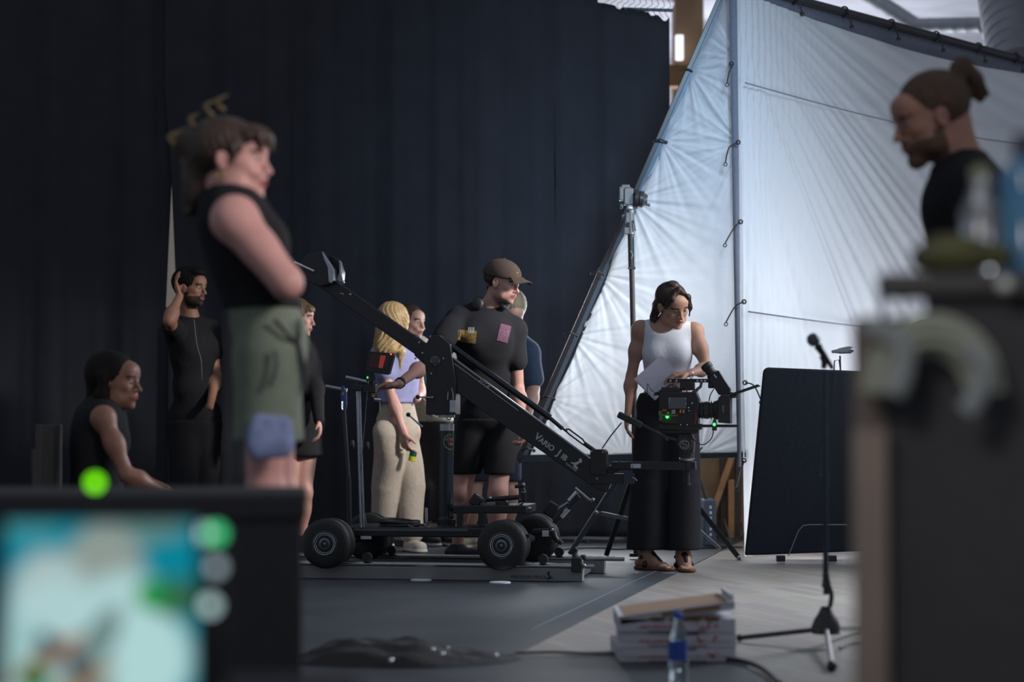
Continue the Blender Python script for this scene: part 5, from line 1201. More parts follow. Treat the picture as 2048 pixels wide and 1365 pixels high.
# ---- woman in the white top beside the film camera ------------------------------------------
def woman_white():
    d = 11.9; P = lambda x, y, dd=0.0: A(x, y, d + dd)
    t = person('person in white sleeveless top and wide black trousers holding papers beside the film camera', (P(1335, 0).x, d))
    J = dict(shR=P(1280, 660, .02), shL=P(1391, 664, 0), elR=P(1263, 752, .06), wrR=P(1256, 826, -.02), elL=P(1413, 738, -.06), wrL=P(1375, 748, -.24),
             neck=P(1325, 652, .02), chest=P(1334, 706, .02), pel=P(1334, 818, .06), hpR=P(1306, 838, .05), hpL=P(1362, 838, .04), knR=P(1298, 975, .02), knL=P(1368, 975, 0), anR=P(1292, 1108, .0), anL=P(1366, 1110, -.02))
    hf = unit(V(.50, -1.0, -.55)); H = Head(P(1346, 611, -.05), hf, roll=-.16, sc=1.0)
    F = Field(); body_prims(F, J, ('torso', 'armL', 'armR', 'legL', 'legR'), fem=True, g=.92)
    F.cap(nv(J['neck']) - V(0, 0, .02), H.p(-.022, 0, -.055), .047, .046, k=.03); head_prims(F, H, jaw=.95, open_=.002)
    fr = [face_box(H)]
    fr.append(hand_prims(F, J['wrR'], (-.12, -.15, -1), (.6, 0, 0), (.1, -1, .1), curl=(.35, .35, .2), sc=.9))
    fr.append(hand_prims(F, J['wrL'], (-1, -.25, -.12), (.1, .2, -1), (-.2, -.6, .2), curl=(.35, .3, .2), sc=.9, spread=.2))
    foot_prims(F, J['anR'], (.75, -.65, 0)); foot_prims(F, J['anL'], (.1, -1, 0))
    for k_ in 'RL':
        c = nv(J['an' + k_]); fr.append((V(c[0] - .12, c[1] - .22, 0), V(c[0] + .18, c[1] + .05, .05)))
    net_obj('body', F.mesh(.011, fine=fr, fstep=.004), mats5(SK1), t, matfn=head_mats(H))
    # top
    G = Field(); f_, s_, u_ = body_prims(G, J, ('torso',), infl=.009, fem=True, g=.93)
    for k_, sg in (('R', -1), ('L', 1)):
        S = nv(J['sh' + k_]); G.ell(S + s_ * (.022 if k_ == 'R' else -.0) * 0 + s_ * sg * .018 - u_ * .02, np.array([f_, s_, u_]), [.09, .045, .105], k=.012, op='s')
    G.ell(nv(J['neck']) + f_ * .045 + u_ * .015, np.array([f_, s_, u_]), [.085, .068, .07], k=.008, op='s')
    ww = nv(P(1334, 752, .03))
    net_obj('white_top', G.mesh(.0065, post=fabric_post(.0012, [(ww, (0, 0, -1))], 3, 30)), mat('white_jersey', rgb(214, 220, 232), .8, var=.04, scale=12, bump=.15, bscale=80), t)
    # sheer upper yoke is darker: a thin panel just above the chest
    # trousers
    G = Field(); body_prims(G, J, ('torso',), infl=.014, fem=True, g=.96)
    for k_, w in (('R', .112), ('L', .100)):
        Hh, K, An = nv(J['hp' + k_]), nv(J['kn' + k_]), nv(J['an' + k_]); G.cap(Hh - V(0, 0, .02), K, .098, w * .93, k=.02, flat=((0, 1, 0), .82)); G.cap(K, V(An[0], An[1], .10), w * .93, w, k=.005, flat=((0, 1, 0), .85))
    hem = nv(P(1330, 1096)); hem[2] = .115
    net_obj('wide_trousers', G.mesh(.008, post=fabric_post(.003, [(hem, (0, 0, -1)), (nv(P(1334, 786)), (0, 0, 1))], 5, 24)), mat('black_trouser_cloth', rgb(30, 30, 37), .85, bump=.2, bscale=120), t)
    # hair: chin-length, dark, tucked behind one ear, parted
    hp = [('e', (-.030, 0, .034), (.104, .086, .088)), ('c', (-.03, -.080, -.01), (-.045, -.092, -.078), .028, .018), ('c', (-.06, -.060, -.02), (-.080, -.066, -.09), .034, .018), ('c', (-.03, .080, .0), (-.02, .085, -.07), .028, .017), ('c', (-.07, .03, -.02), (-.09, .03, -.085), .036, .02),
          ('c', (.045, .0, .116), (.070, .052, .074), .014, .012), ('c', (.070, .052, .074), (.056, .078, .005), .013, .011), ('c', (.056, .078, .005), (.05, .082, -.055), .011, .004), ('c', (.045, .0, .116), (.070, -.050, .074), .014, .012), ('c', (.070, -.050, .074), (.050, -.077, .015), .013, .009), ('c', (-.05, -.09, -.08), (-.02, -.105, -.092), .009, .003), ('c', (-.07, -.07, -.09), (-.07, -.10, -.115), .012, .003), ('c', (-.06, -.085, -.07), (-.05, -.10, -.10), .014, .006), ('c', (-.03, -.088, -.07), (-.01, -.10, -.098), .010, .005), ('e', (-.02, 0, .125), (.03, .03, .012))]
    hair_obj(H, hp, M_HBROWN, t, step=.0045, strand=.0022, cut=[((.105, 0, .005), (.062, .050, .074)), ((.0, -.094, -.006), (.020, .022, .034))])
    b = MB(); e = H.p(-.002, -.082, -.046); b.ring(e, (.3, 1, .2), .004, .0010, n=14, m=6); b.build('earring', M_CHROME, t, world=True)
    # sandals
    for k_, dv in (('R', V(.75, -.65, 0)), ('L', V(.1, -1, 0))):
        an = nv(J['an' + k_]); dv = unit(dv); sv = V(-dv[1], dv[0], 0); base = V(an[0], an[1], 0)
        G = Field(); G.cap(base - dv * .04 + V(0, 0, .012), base + dv * .15 + V(0, 0, .012), .038, .046, k=.003, flat=((0, 0, 1), .5))
        so = net_obj('sandal_sole', G.mesh(.005, post=lambda D, X, Y, Z: np.maximum(D, np.maximum(.004 - Z, Z - .022) + 0 * X + 0 * Y)), mat('cork_sole', rgb(128, 84, 54), .8, var=.2, scale=60), t)
        G = Field(); top = base + dv * .045 + V(0, 0, .085)
        G.cap(top, base + dv * .115 + V(0, 0, .045), .020, .008, k=.01)
        for s_ in (-1, 1):
            G.cap(top, base + dv * .02 + sv * s_ * .044 + V(0, 0, .03), .015, .014, k=.01); G.cap(base + V(0, 0, .075) + sv * s_ * .040, base - dv * .036 + V(0, 0, .06) + sv * s_ * .012, .009, .009, k=.01); G.cap(top, base + V(0, 0, .075) + sv * s_ * .040, .014, .010, k=.01)
        net_obj('sandal_strap', G.mesh(.0045), mat('dark_leather', (.03, .016, .014), .35), so)
    b = MB(); b.ring(J['wrL'] + Vector((.02, 0, 0)), (1, .3, 0), .026, .002, n=24, m=6); b.build('bracelet', M_CHROME, t, world=True)
    pt = thing('paper_sheets', 'white paper sheets held at a slant by the woman in white top', 'paper', tuple(P(1310, 750, -.28)))
    q = [P(1269, 758, -.17), P(1322, 711, -.17), P(1358, 748, -.23), P(1312, 800, -.23)]
    b = MB(); b.prism(q, (0, .0012, 0)); b.prism([v + Vector((-.006, .005, -.004)) for v in q], (0, .001, 0)); b.build('sheets', mat('paper_white', rgb(206, 204, 222), .7, var=.02), pt, world=True, smooth=False)
woman_white()

# ---- man with cap ---------------------------------------------------------------------------
def man_cap():
    d = 12.55; P = lambda x, y, dd=0.0: A(x, y, d + dd)
    t = person('person in brown cap and dark T-shirt leaning beside the camera crane', (P(980, 0).x, d))
    J = dict(shR=P(912, 640, 0), shL=P(1028, 664, .08), elR=P(850, 730, -.50), wrR=P(795, 770, -.98), elL=P(1036, 778, .10), wrL=P(1046, 852, -.10), neck=P(978, 612, .04), chest=P(966, 688, .02), pel=P(976, 838, .15),
             hpR=P(948, 858, .15), hpL=P(1004, 858, .15), knR=P(923, 985, .10), knL=P(996, 985, .02), anR=P(916, 1095, .2), anL=P(990, 1095, .05))
    J['anR'].z = .09; J['anL'].z = .09
    H = Head(P(1006, 566, -.02), (1.0, -.62, -.26), roll=.0, sc=1.0)
    F = Field(); body_prims(F, J, ('torso', 'armL', 'armR', 'legL', 'legR'))
    F.cap(nv(J['neck']) - V(0, 0, .03), H.p(-.03, 0, -.055), .056, .054, k=.035); head_prims(F, H, male=True, jaw=1.05, nose=1.3, open_=.001)
    fr = [face_box(H), hand_prims(F, J['wrR'], (-1, -.25, -.12), (.1, -.2, -1), (-.2, -1, -.4), curl=(.35, .45, .3), spread=.25), hand_prims(F, J['wrL'], (.05, -.3, -1), (-1, -.2, 0), (0, -1, -.2), curl=(.7, .8, .5))]
    net_obj('body', F.mesh(.011, fine=fr, fstep=.0045), mats5(SK2, mat('light_stubble', rgb(174, 132, 120), .7)), t, matfn=head_mats(H, stubble=1))
    G = Field(); f_, s_, u_ = body_prims(G, J, ('torso', 'slvL', 'slvR'), infl=.019, g=1.02, up_frac=.50)
    G.ell(nv(J['neck']) + f_ * .02 + u_ * .05, np.array([f_, s_, u_]), [.085, .078, .07], k=.008, op='s')
    shirt = net_obj('t_shirt', G.mesh(.008, post=fabric_post(.008, [(nv(P(975, 856)), (0, 0, -1))], 8, 16)), mat('charcoal_tshirt', rgb(17, 19, 27), .9, bump=.15, bscale=150), t)
    # printed patches and mark, lying on the shirt front
    R = np.array([f_, s_, u_])
    def patch(nm, pts, m, off=.0):
        # project each corner onto the shirt surface along the sight direction by marching on the mesh
        dg = bpy.context.evaluated_depsgraph_get(); out = []
        M = root_matrix(t).inverted()
        n = 7; vs = []; fs = []
        for j in range(n):
            for i in range(n):
                u, v = i / (n - 1), j / (n - 1); x = (pts[0][0] * (1 - u) + pts[1][0] * u) * (1 - v) + (pts[3][0] * (1 - u) + pts[2][0] * u) * v; y = (pts[0][1] * (1 - u) + pts[1][1] * u) * (1 - v) + (pts[3][1] * (1 - u) + pts[2][1] * u) * v
                o = Vector((0, 0, CAM_H)); dr = (A(x, y, 5) - o).normalized()
                ok, loc, nor, idx = shirt.ray_cast(M @ o, dr)
                q = (M.inverted() @ loc) if ok else A(x, y, d - .13); vs.append(q - dr * .004)
        for j in range(n - 1):
            for i in range(n - 1): fs.append((j * n + i, j * n + i + 1, (j + 1) * n + i + 1, (j + 1) * n + i))
        b = MB(); b.add(vs, fs); b.build(nm, m, t, world=True)
    patch('olive_patch', ((917, 660), (954, 662), (951, 688), (914, 684)), mat('olive_weave', rgb(112, 92, 48), .85, var=.5, scale=90))
    patch('pink_patch', ((1002, 647), (1023, 653), (1015, 687), (993, 681)), mat('pink_weave', rgb(104, 70, 92), .85, var=.4, scale=90))
    for i in range(4):
        for j in range(4): patch('white_mark', ((937 + i * 3.4, 655 + j * 3), (938.3 + i * 3.4, 655 + j * 3), (937.6 + i * 3.4, 657.4 + j * 3), (936.3 + i * 3.4, 657.4 + j * 3)), M_WHITE) if (i + j) % 1 == 0 else None
    G = Field(); body_prims(G, J, ('torso',), infl=.022, g=1.04)
    for k_ in 'LR': G.cap(J['hp' + k_], nv(J['hp' + k_]) * .25 + nv(J['kn' + k_]) * .75, .105, .088, k=.03)
    net_obj('shorts', G.mesh(.009, post=fabric_post(.004, [(nv(P(975, 838)), (0, 0, 1)), (nv(P(975, 950)), (0, 0, -1))], 9, 18)), mat('black_shorts', rgb(20, 21, 25), .9), t)
    # cap
    c = Field(); c.ell(H.p(-.018, 0, .046), H.R, [.124, .094, .094], k=.01)
    def post(D, X, Y, Z):
        q = (X - H.c[0]) * H.u[0] + (Y - H.c[1]) * H.u[1] + (Z - H.c[2]) * H.u[2]; return np.maximum(D, .031 - q)
    CAP = net_obj('cap', c.mesh(.005, post=post), mat('brown_cap', rgb(78, 64, 58), .9, bump=.2, bscale=200), t)
    b = MB(); n = 14; vs = []
    for lay in (0, -.004):
        for i in range(n + 1):
            a = -1.15 + 2.3 * i / n
            for rr in (0, 1):
                x = .070 + .034 * math.cos(a) if rr == 0 else .085 + .095 * math.cos(a) ** .8 if math.cos(a) > 0 else .085
                y = (.072 if rr == 0 else .080) * math.sin(a) / math.sin(1.15); z = .052 + lay - (0 if rr == 0 else .012 + .026 * (y / .08) ** 2)
                vs.append(H.p(x, y, z))
    fs = []
    m_ = (n + 1) * 2
    for l in (0, 1):
        for i in range(n): a = l * m_ + i * 2; fs.append((a, a + 2, a + 3, a + 1) if l == 0 else (a, a + 1, a + 3, a + 2))
    for i in range(n): fs.append((i * 2 + 1, i * 2 + 3, m_ + i * 2 + 3, m_ + i * 2 + 1)); fs.append((i * 2, m_ + i * 2, m_ + i * 2 + 2, i * 2 + 2))
    b.add(vs, fs); b.build('cap_brim', mat('brown_cap', rgb(78, 64, 58)), CAP, world=True)
    b = MB(); b.sphere(H.p(.098, -.024, .075), .007, sc=(1, .5, .6)); b.build('cap_badge', M_YEL, CAP, world=True)
    b = MB(); b.sphere(H.p(-.018, 0, .141), .006); b.build('cap_button', mat('brown_cap', rgb(78, 64, 58)), CAP, world=True)
    hair_obj(H, [('e', (-.035, 0, .016), (.092, .084, .062)), ('c', (-.085, .0, .0), (-.082, 0, -.05), .03, .02)], M_HBROWN, t, strand=.001, name='hair', cut=[((.045, 0, -.01), (.075, .1, .075)), ((-.004, .08, -.01), (.025, .03, .038)), ((-.004, -.08, -.01), (.025, .03, .038))])
    # headphones round the neck
    hc = nv(J['neck']) + u_ * .045 + f_ * .015
    b = MB(); pts = [Vector(hc + f_ * (.0 + .085 * math.cos(a)) * 1.0 + s_ * .088 * math.sin(a) - u_ * .01) for a in np.linspace(1.2, 5.08, 20)]; b.tube(pts, .010, n=10); b.build('headphone_band', M_BLACK2, t, world=True)
    for sg in (-1, 1):
        b = MB(); p_ = Vector(hc + f_ * .062 + s_ * sg * .082 - u_ * .025); ax = Vector(f_ * .6 + s_ * sg * .5 + u_ * .2); b.lathe(p_ - ax.normalized() * .02, ax, [(0, .026), (.008, .034), (.02, .036), (.03, .03), (.034, .02)]); b.build('ear_cup', M_BLACK2, t, world=True)
    for k_, dv in (('R', (.9, -.3, 0)), ('L', (1, -.2, 0))): shoe('sneaker', J['an' + k_], dv, t, mat('black_canvas', rgb(40, 40, 46), .8), mat('pale_rubber', rgb(180, 178, 178), .6), L=.2)
    b = MB(); w = nv(J['wrR']); dw = unit(nv(J['elR']) - w); b.cyl(w + dw * .03, w + dw * .055, .031, n=20); b.build('wrist_strap', M_BLACK2, t, world=True)
man_cap()

# ---- person behind the man with cap --------------------------------------------------------
def behind_cap():
    d = 13.75; P = lambda x, y, dd=0.0: A(x, y, d + dd)
    t = person('person in navy T-shirt and shorts bending down behind the man with brown cap', (P(1010, 0).x, d))
    J = dict(shR=P(968, 690, .05), shL=P(1058, 706, -.05), elR=P(962, 790, 0), wrR=P(1000, 850, -.1), elL=P(1068, 778, -.10), wrL=P(1052, 850, -.25), neck=P(1022, 655, 0), chest=P(1008, 725, 0), pel=P(990, 858, .1),
             hpR=P(965, 875, .1), hpL=P(1015, 875, .1), knR=P(945, 985, .05), knL=P(1018, 985, .05), anR=P(938, 1080, .1), anL=P(1014, 1080, .1))
    J['anR'].z = .09; J['anL'].z = .09
    H = Head(P(1024, 622, -.06), (.25, -.75, -.85), sc=1.0)
    F = Field(); body_prims(F, J, ('torso', 'armL', 'armR', 'legL', 'legR')); F.cap(J['neck'], H.p(-.03, 0, -.05), .055, .054, k=.03); head_prims(F, H)
    fr = [hand_prims(F, J['wrL'], (-.2, -.3, -1), (-1, 0, 0), (0, -1, 0), curl=(.8, .9, .6)), hand_prims(F, J['wrR'], (.6, -.3, -.8), (0, 0, -1), (0, -1, 0), curl=(.8, .9, .6))]
    net_obj('body', F.mesh(.012, fine=fr, fstep=.006), mats5(SK1), t, matfn=head_mats(H))
    G = Field(); body_prims(G, J, ('torso', 'slvL', 'slvR'), infl=.018, up_frac=.72)
    net_obj('t_shirt', G.mesh(.010, post=fabric_post(.005, [(nv(P(1000, 868)), (0, 0, -1))], 4, 18)), mat('navy_tshirt', rgb(50, 62, 84), .9), t)
    G = Field(); body_prims(G, J, ('torso',), infl=.02)
    for k_ in 'LR': G.cap(J['hp' + k_], nv(J['hp' + k_]) * .25 + nv(J['kn' + k_]) * .75, .10, .085, k=.03)
    net_obj('shorts', G.mesh(.011, post=fabric_post(.004, [(nv(P(975, 850)), (0, 0, 1)), (nv(P(975, 964)), (0, 0, -1))], 2, 18)), mat('navy_shorts', rgb(36, 42, 62), .9), t)
    hair_obj(H, [('e', (-.028, 0, .036), (.108, .092, .094)), ('c', (-.09, 0, .0), (-.085, 0, -.06), .04, .025)], M_HGREY, t, step=.006, strand=.003)
    for k_, dv in (('R', (-.5, -1, 0)), ('L', (.6, -1, 0))): shoe('sneaker', J['an' + k_], dv, t, mat('olive_boot', rgb(110, 104, 84), .8), mat('tan_sole', rgb(140, 130, 110), .7), h=.12)
behind_cap()

# ---- blonde woman ----------------------------------------------------------------------------
def blonde():
    d = 13.5; P = lambda x, y, dd=0.0: A(x, y, d + dd)
    t = person('person with long blond hair, lilac T-shirt and beige trousers standing behind the dolly', (P(795, 0).x, d))
    J = dict(shL=P(762, 712, -.05), shR=P(826, 708, .16), elL=P(784, 795, -.10), wrL=P(808, 868, -.16), elR=P(842, 780, .22), wrR=P(835, 800, .0), neck=P(796, 690, .05), chest=P(795, 742, .05), pel=P(797, 850, .05),
             hpL=P(781, 868, -.07), hpR=P(808, 868, .09), knL=P(771, 975, .0), knR=P(822, 975, .06), anL=P(769, 1085, .05), anR=P(824, 1088, .0))
    J['anR'].z = .09; J['anL'].z = .09
    H = Head(P(790, 645, .0), (.62, .80, -.15), sc=.98)
    F = Field(); body_prims(F, J, ('torso', 'armL', 'armR', 'legL', 'legR'), fem=True, g=.9); F.cap(J['neck'], H.p(-.025, 0, -.05), .046, .046, k=.03); head_prims(F, H)
    fr = [hand_prims(F, J['wrL'], (.12, -.05, -1), (.7, .7, .0), (.5, -1, 0), curl=(.7, .6, .4), sc=.92)]
    net_obj('body', F.mesh(.011, fine=fr, fstep=.0045), mats5(SK2), t, matfn=head_mats(H))
    G = Field(); body_prims(G, J, ('torso', 'slvL', 'slvR'), infl=.018, fem=True, up_frac=.42)
    net_obj('t_shirt', G.mesh(.009, post=fabric_post(.005, [(nv(P(800, 806)), (0, 0, -1))], 14, 20)), mat('lilac_tshirt', rgb(146, 148, 190), .9), t)
    G = Field(); body_prims(G, J, ('torso',), infl=.014, fem=True, g=.80); G.ell(nv(J['pel']) - V(0, .0, .02), np.eye(3), [.120, .135, .16], k=.06)
    for k_, w in (('L', .105), ('R', .105)): cyl_cap(G, [nv(J['hp' + k_]), nv(J['kn' + k_]), nv(J['an' + k_]) + V(0, 0, .03)], [.100, .084, .080], k=.012)
    net_obj('trousers', G.mesh(.009, post=fabric_post(.013, [(nv(P(800, 800)), (0, 0, 1)), (V(0, 0, .07), (0, 0, -1))], 6, 20)), mat('beige_linen', rgb(178, 166, 152), .9, bump=.25, bscale=90), t)
    hp = [('e', (-.028, 0, .036), (.110, .092, .096)), ('c', (-.06, -.04, .02), (-.07, -.05, -.18), .055, .045, .03), ('c', (-.05, .04, .02), (-.07, .05, -.16), .055, .04, .03), ('c', (.0, -.082, .02), (-.01, -.085, -.20), .028, .022, .02), ('c', (-.09, .0, .0), (-.10, .0, -.19), .05, .045, .03), ('c', (-.01, -.085, -.2), (.0, -.08, -.31), .024, .008, .02), ('c', (-.08, .04, -.16), (-.09, .08, -.27), .035, .01, .02), ('c', (-.09, -.03, -.18), (-.09, -.02, -.30), .035, .012, .02)]
    hair_obj(H, hp, M_HBLOND, t, step=.0055, strand=.0038, fdir=(1, .1, 0), freq=300)
    for k_, dv in (('L', (.2, -1, 0)), ('R', (.4, -1, 0))): shoe('sneaker', J['an' + k_], dv, t, mat('white_shoe', rgb(186, 178, 170), .8), mat('white_sole', rgb(190, 188, 186), .7))
    c = thing('drink_can', 'small green and yellow can in the hand of the blond woman', 'can', tuple(P(811, 925, -.12)))
    b = MB(); b.lathe(P(823, 923, -.15), P(829, 896, -.15) - P(823, 923, -.15), [(0, .018), (.004, .022), (.035, .022)], n=24); b.build('yellow_base', mat('lemon_print', rgb(190, 190, 30), .35), c, world=True)
    b = MB(); b.lathe(P(825.2, 913, -.15), P(829, 896, -.15) - P(823, 923, -.15), [(0, .0223), (.03, .0223), (.034, .018)], n=24); b.build('green_top', mat('bottle_green_print', rgb(24, 74, 62), .35), c, world=True)
blonde()

# ---- smiling dark-haired woman behind the blonde ----------------------------------------------
def smiling():
    d = 14.15; P = lambda x, y, dd=0.0: A(x, y, d + dd)
    t = person('person with dark hair, smiling, in green top and open cream shirt behind the blond woman', (P(840, 0).x, d))
    J = dict(shR=P(812, 712, -.02), shL=P(866, 714, .1), elR=P(808, 785, -.05), wrR=P(838, 788, -.25), elL=P(886, 790, .1), wrL=P(866, 800, -.2), neck=P(834, 690, .03), chest=P(842, 742, .04), pel=P(852, 850, .05),
             hpR=P(832, 868, .05), hpL=P(872, 868, .05), knR=P(848, 975, .0), knL=P(888, 975, .05), anR=P(858, 1080, 0), anL=P(896, 1078, 0))
    J['anR'].z = .09; J['anL'].z = .09
    H = Head(P(822, 645, -.02), (.82, -.62, -.05), sc=.96)
    F = Field(); body_prims(F, J, ('torso', 'armL', 'armR', 'legL', 'legR'), fem=True, g=.9); F.cap(J['neck'], H.p(-.025, 0, -.05), .045, .045, k=.03); head_prims(F, H, smile=1, open_=.003)
    fr = [face_box(H), hand_prims(F, J['wrR'], (1, -.2, -.2), (0, .3, -1), (0, -1, .3), curl=(.4, .6, .4), sc=.9)]
    net_obj('body', F.mesh(.011, fine=fr, fstep=.005), mats5(SK1), t, matfn=head_mats(H))
    G = Field(); body_prims(G, J, ('torso',), infl=.010, fem=True)
    net_obj('green_top', G.mesh(.010, post=fabric_post(.002, [(nv(P(840, 790)), (0, 0, -1))], 1)), mat('teal_top', rgb(62, 112, 104), .8), t)
    G = Field(); f_, s_, u_ = body_prims(G, J, ('torso', 'slvL', 'slvR'), infl=.024, fem=True, up_frac=.9)
    G.ell(nv(J['chest']) + f_ * .15 - u_ * .05, np.array([f_, s_, u_]), [.12, .085, .26], k=.01, op='s')
    net_obj('cream_shirt', G.mesh(.010, post=fabric_post(.005, [(nv(P(840, 845)), (0, 0, -1))], 7, 22)), mat('cream_linen', rgb(186, 180, 160), .9), t)
    G = Field(); body_prims(G, J, ('torso', 'legL', 'legR'), infl=.02, fem=True)
    net_obj('dark_trousers', G.mesh(.012, post=fabric_post(.004, [(nv(P(840, 820)), (0, 0, 1)), (V(0, 0, .16), (0, 0, -1))], 7, 22)), M_CLOTHK, t)
    hair_obj(H, [('e', (-.028, 0, .036), (.108, .088, .094)), ('c', (-.07, .0, .0), (-.09, .0, -.16), .05, .04), ('c', (-.01, .08, .01), (-.02, .085, -.15), .022, .018)], M_HBROWN, t, step=.006)
    b = MB(); w = nv(J['wrR']); b.box(tuple(w + V(0, -.028, .005)), (.034, .014, .04)); b.cyl(w - V(.012, 0, 0), w + V(.012, 0, 0), .031, n=20); b.build('wrist_watch', M_BLACK2, t, world=True)
    for k_, dv in (('L', (.3, -1, 0)), ('R', (.3, -1, 0))): shoe('black_shoe', J['an' + k_], dv, t, M_CLOTHK, mat('white_sole', rgb(190, 188, 186), .7))
smiling()

# ---- man with a hand at his ear ----------------------------------------------------------------
def man_ear():
    d = 13.7; P = lambda x, y, dd=0.0: A(x, y, d + dd)
    t = person('person with dark beard in black T-shirt, one hand raised behind the ear', (P(385, 0).x, d))
    J = dict(shR=P(352, 668, -.02), shL=P(418, 662, .22), elR=P(338, 642, -.30), wrR=P(359, 592, -.16), elL=P(432, 750, .15), wrL=P(420, 815, -.1), neck=P(380, 636, .05), chest=P(386, 708, .06), pel=P(390, 840, .1),
             hpR=P(366, 858, .05), hpL=P(412, 858, .12), knR=P(364, 980, 0), knL=P(414, 980, .1), anR=P(360, 1085, 0), anL=P(414, 1085, .1))
    J['anR'].z = .09; J['anL'].z = .09
    H = Head(P(382, 576, 0), (1, -.50, -.06), sc=1.02)
    F = Field(); body_prims(F, J, ('torso', 'armL', 'armR', 'legL', 'legR')); F.cap(J['neck'], H.p(-.028, 0, -.05), .056, .054, k=.03); head_prims(F, H, male=True, open_=.004, nose=1.2)
    fr = [face_box(H), hand_prims(F, J['wrR'], (-.28, .05, 1), (.9, .1, -.1), (.2, .9, .3), curl=(.25, .35, .3), sc=.95)]
    net_obj('body', F.mesh(.012, fine=fr, fstep=.005), mats5(SK3, mat('dark_beard', rgb(58, 42, 36), .8)), t, matfn=head_mats(H, stubble=1))
    G = Field(); f_, s_, u_ = body_prims(G, J, ('torso', 'slvL', 'slvR'), infl=.018, up_frac=.5); G.ell(nv(J['neck']) + u_ * .04, np.array([f_, s_, u_]), [.075, .07, .055], k=.01, op='s')
    net_obj('t_shirt', G.mesh(.010, post=fabric_post(.004, [(nv(P(390, 860)), (0, 0, -1))], 3)), M_CLOTHD, t)
    G = Field(); body_prims(G, J, ('torso', 'legL', 'legR'), infl=.02)
    net_obj('trousers', G.mesh(.013, post=fabric_post(.004, [(nv(P(390, 840)), (0, 0, 1)), (V(0, 0, .06), (0, 0, -1))], 3)), M_CLOTHD, t)
    hair_obj(H, [('e', (-.028, 0, .040), (.110, .090, .096)), ('e', (.05, 0, .10), (.045, .06, .025)), ('c', (-.09, 0, 0), (-.085, 0, -.055), .035, .02)], M_HBLACK, t, step=.006, strand=.002, freq=200, cut=[((-.004, -.09, -.01), (.026, .03, .038))])
    b = MB(); b.tube([P(388, 640, -.16), P(394, 690, -.17), P(402, 720, -.17), P(404, 760, -.17)], .002, n=6, smooth=4); b.sphere(P(402, 722, -.17), .006); b.build('headset_wire', M_ALU, t, world=True)
    for k_, dv in (('L', (1, -.6, 0)), ('R', (1, -.6, 0))): shoe('black_shoe', J['an' + k_], dv, t, M_CLOTHD, M_CLOTHD)
man_ear()

# ---- person half hidden behind the woman with green shorts ---------------------------------------
def hidden_woman():
    d = 13.6; P = lambda x, y, dd=0.0: A(x, y, d + dd)
    t = person('person with short brown hair in black top and skirt, half hidden behind green shorts', (P(600, 0).x, d))
    J = dict(shR=P(568, 706, -.02), shL=P(612, 700, .15), elR=P(560, 790, -.05), wrR=P(566, 860, -.1), elL=P(632, 780, .0), wrL=P(638, 842, -.12), neck=P(590, 680, .05), chest=P(592, 735, .05), pel=P(596, 850, .1),
             hpR=P(576, 868, .05), hpL=P(616, 868, .12), knR=P(574, 985, 0), knL=P(608, 985, .05), anR=P(572, 1085, 0), anL=P(602, 1085, .1))
    J['anR'].z = .09; J['anL'].z = .09
    H = Head(P(596, 636, 0), (.9, -.1, -.10), sc=.98)
    F = Field(); body_prims(F, J, ('torso', 'armL', 'armR', 'legL', 'legR'), fem=True, g=.92); F.cap(J['neck'], H.p(-.028, 0, -.05), .046, .046, k=.03); head_prims(F, H)
    fr = [face_box(H), hand_prims(F, J['wrL'], (.1, -.2, -1), (-1, 0, 0), (0, -1, 0), curl=(.4, .5, .3), sc=.9)]
    net_obj('body', F.mesh(.012, fine=fr, fstep=.006), mats5(SK2), t, matfn=head_mats(H))
    G = Field(); body_prims(G, J, ('torso', 'slvL', 'slvR'), infl=.016, fem=True, up_frac=1.0)
    for s_ in 'LR': G.cap(J['el' + s_], J['wr' + s_], .05, .038, k=.02)
    net_obj('black_top', G.mesh(.010, post=fabric_post(.004, [(nv(P(600, 850)), (0, 0, -1))], 3)), M_CLOTHD, t)
    G = Field(); body_prims(G, J, ('torso',), infl=.02, fem=True); G.cap(J['pel'], P(596, 915, .08), .15, .16, k=.04, flat=((0, 1, 0), .8))
    net_obj('black_skirt', G.mesh(.012, post=fabric_post(.004, [(nv(P(600, 835)), (0, 0, 1)), (nv(P(600, 914)), (0, 0, -1))], 3)), M_CLOTHD, t)
    hair_obj(H, [('e', (-.028, 0, .038), (.112, .092, .096)), ('e', (.075, 0, .06), (.03, .06, .03)), ('c', (-.08, 0, 0), (-.08, 0, -.07), .045, .03)], M_HLB, t, step=.006, strand=.004, freq=200)
    for k_, dv in (('L', (1, -.4, 0)), ('R', (1, -.4, 0))): shoe('black_shoe', J['an' + k_], dv, t, M_CLOTHD, M_CLOTHD)
hidden_woman()

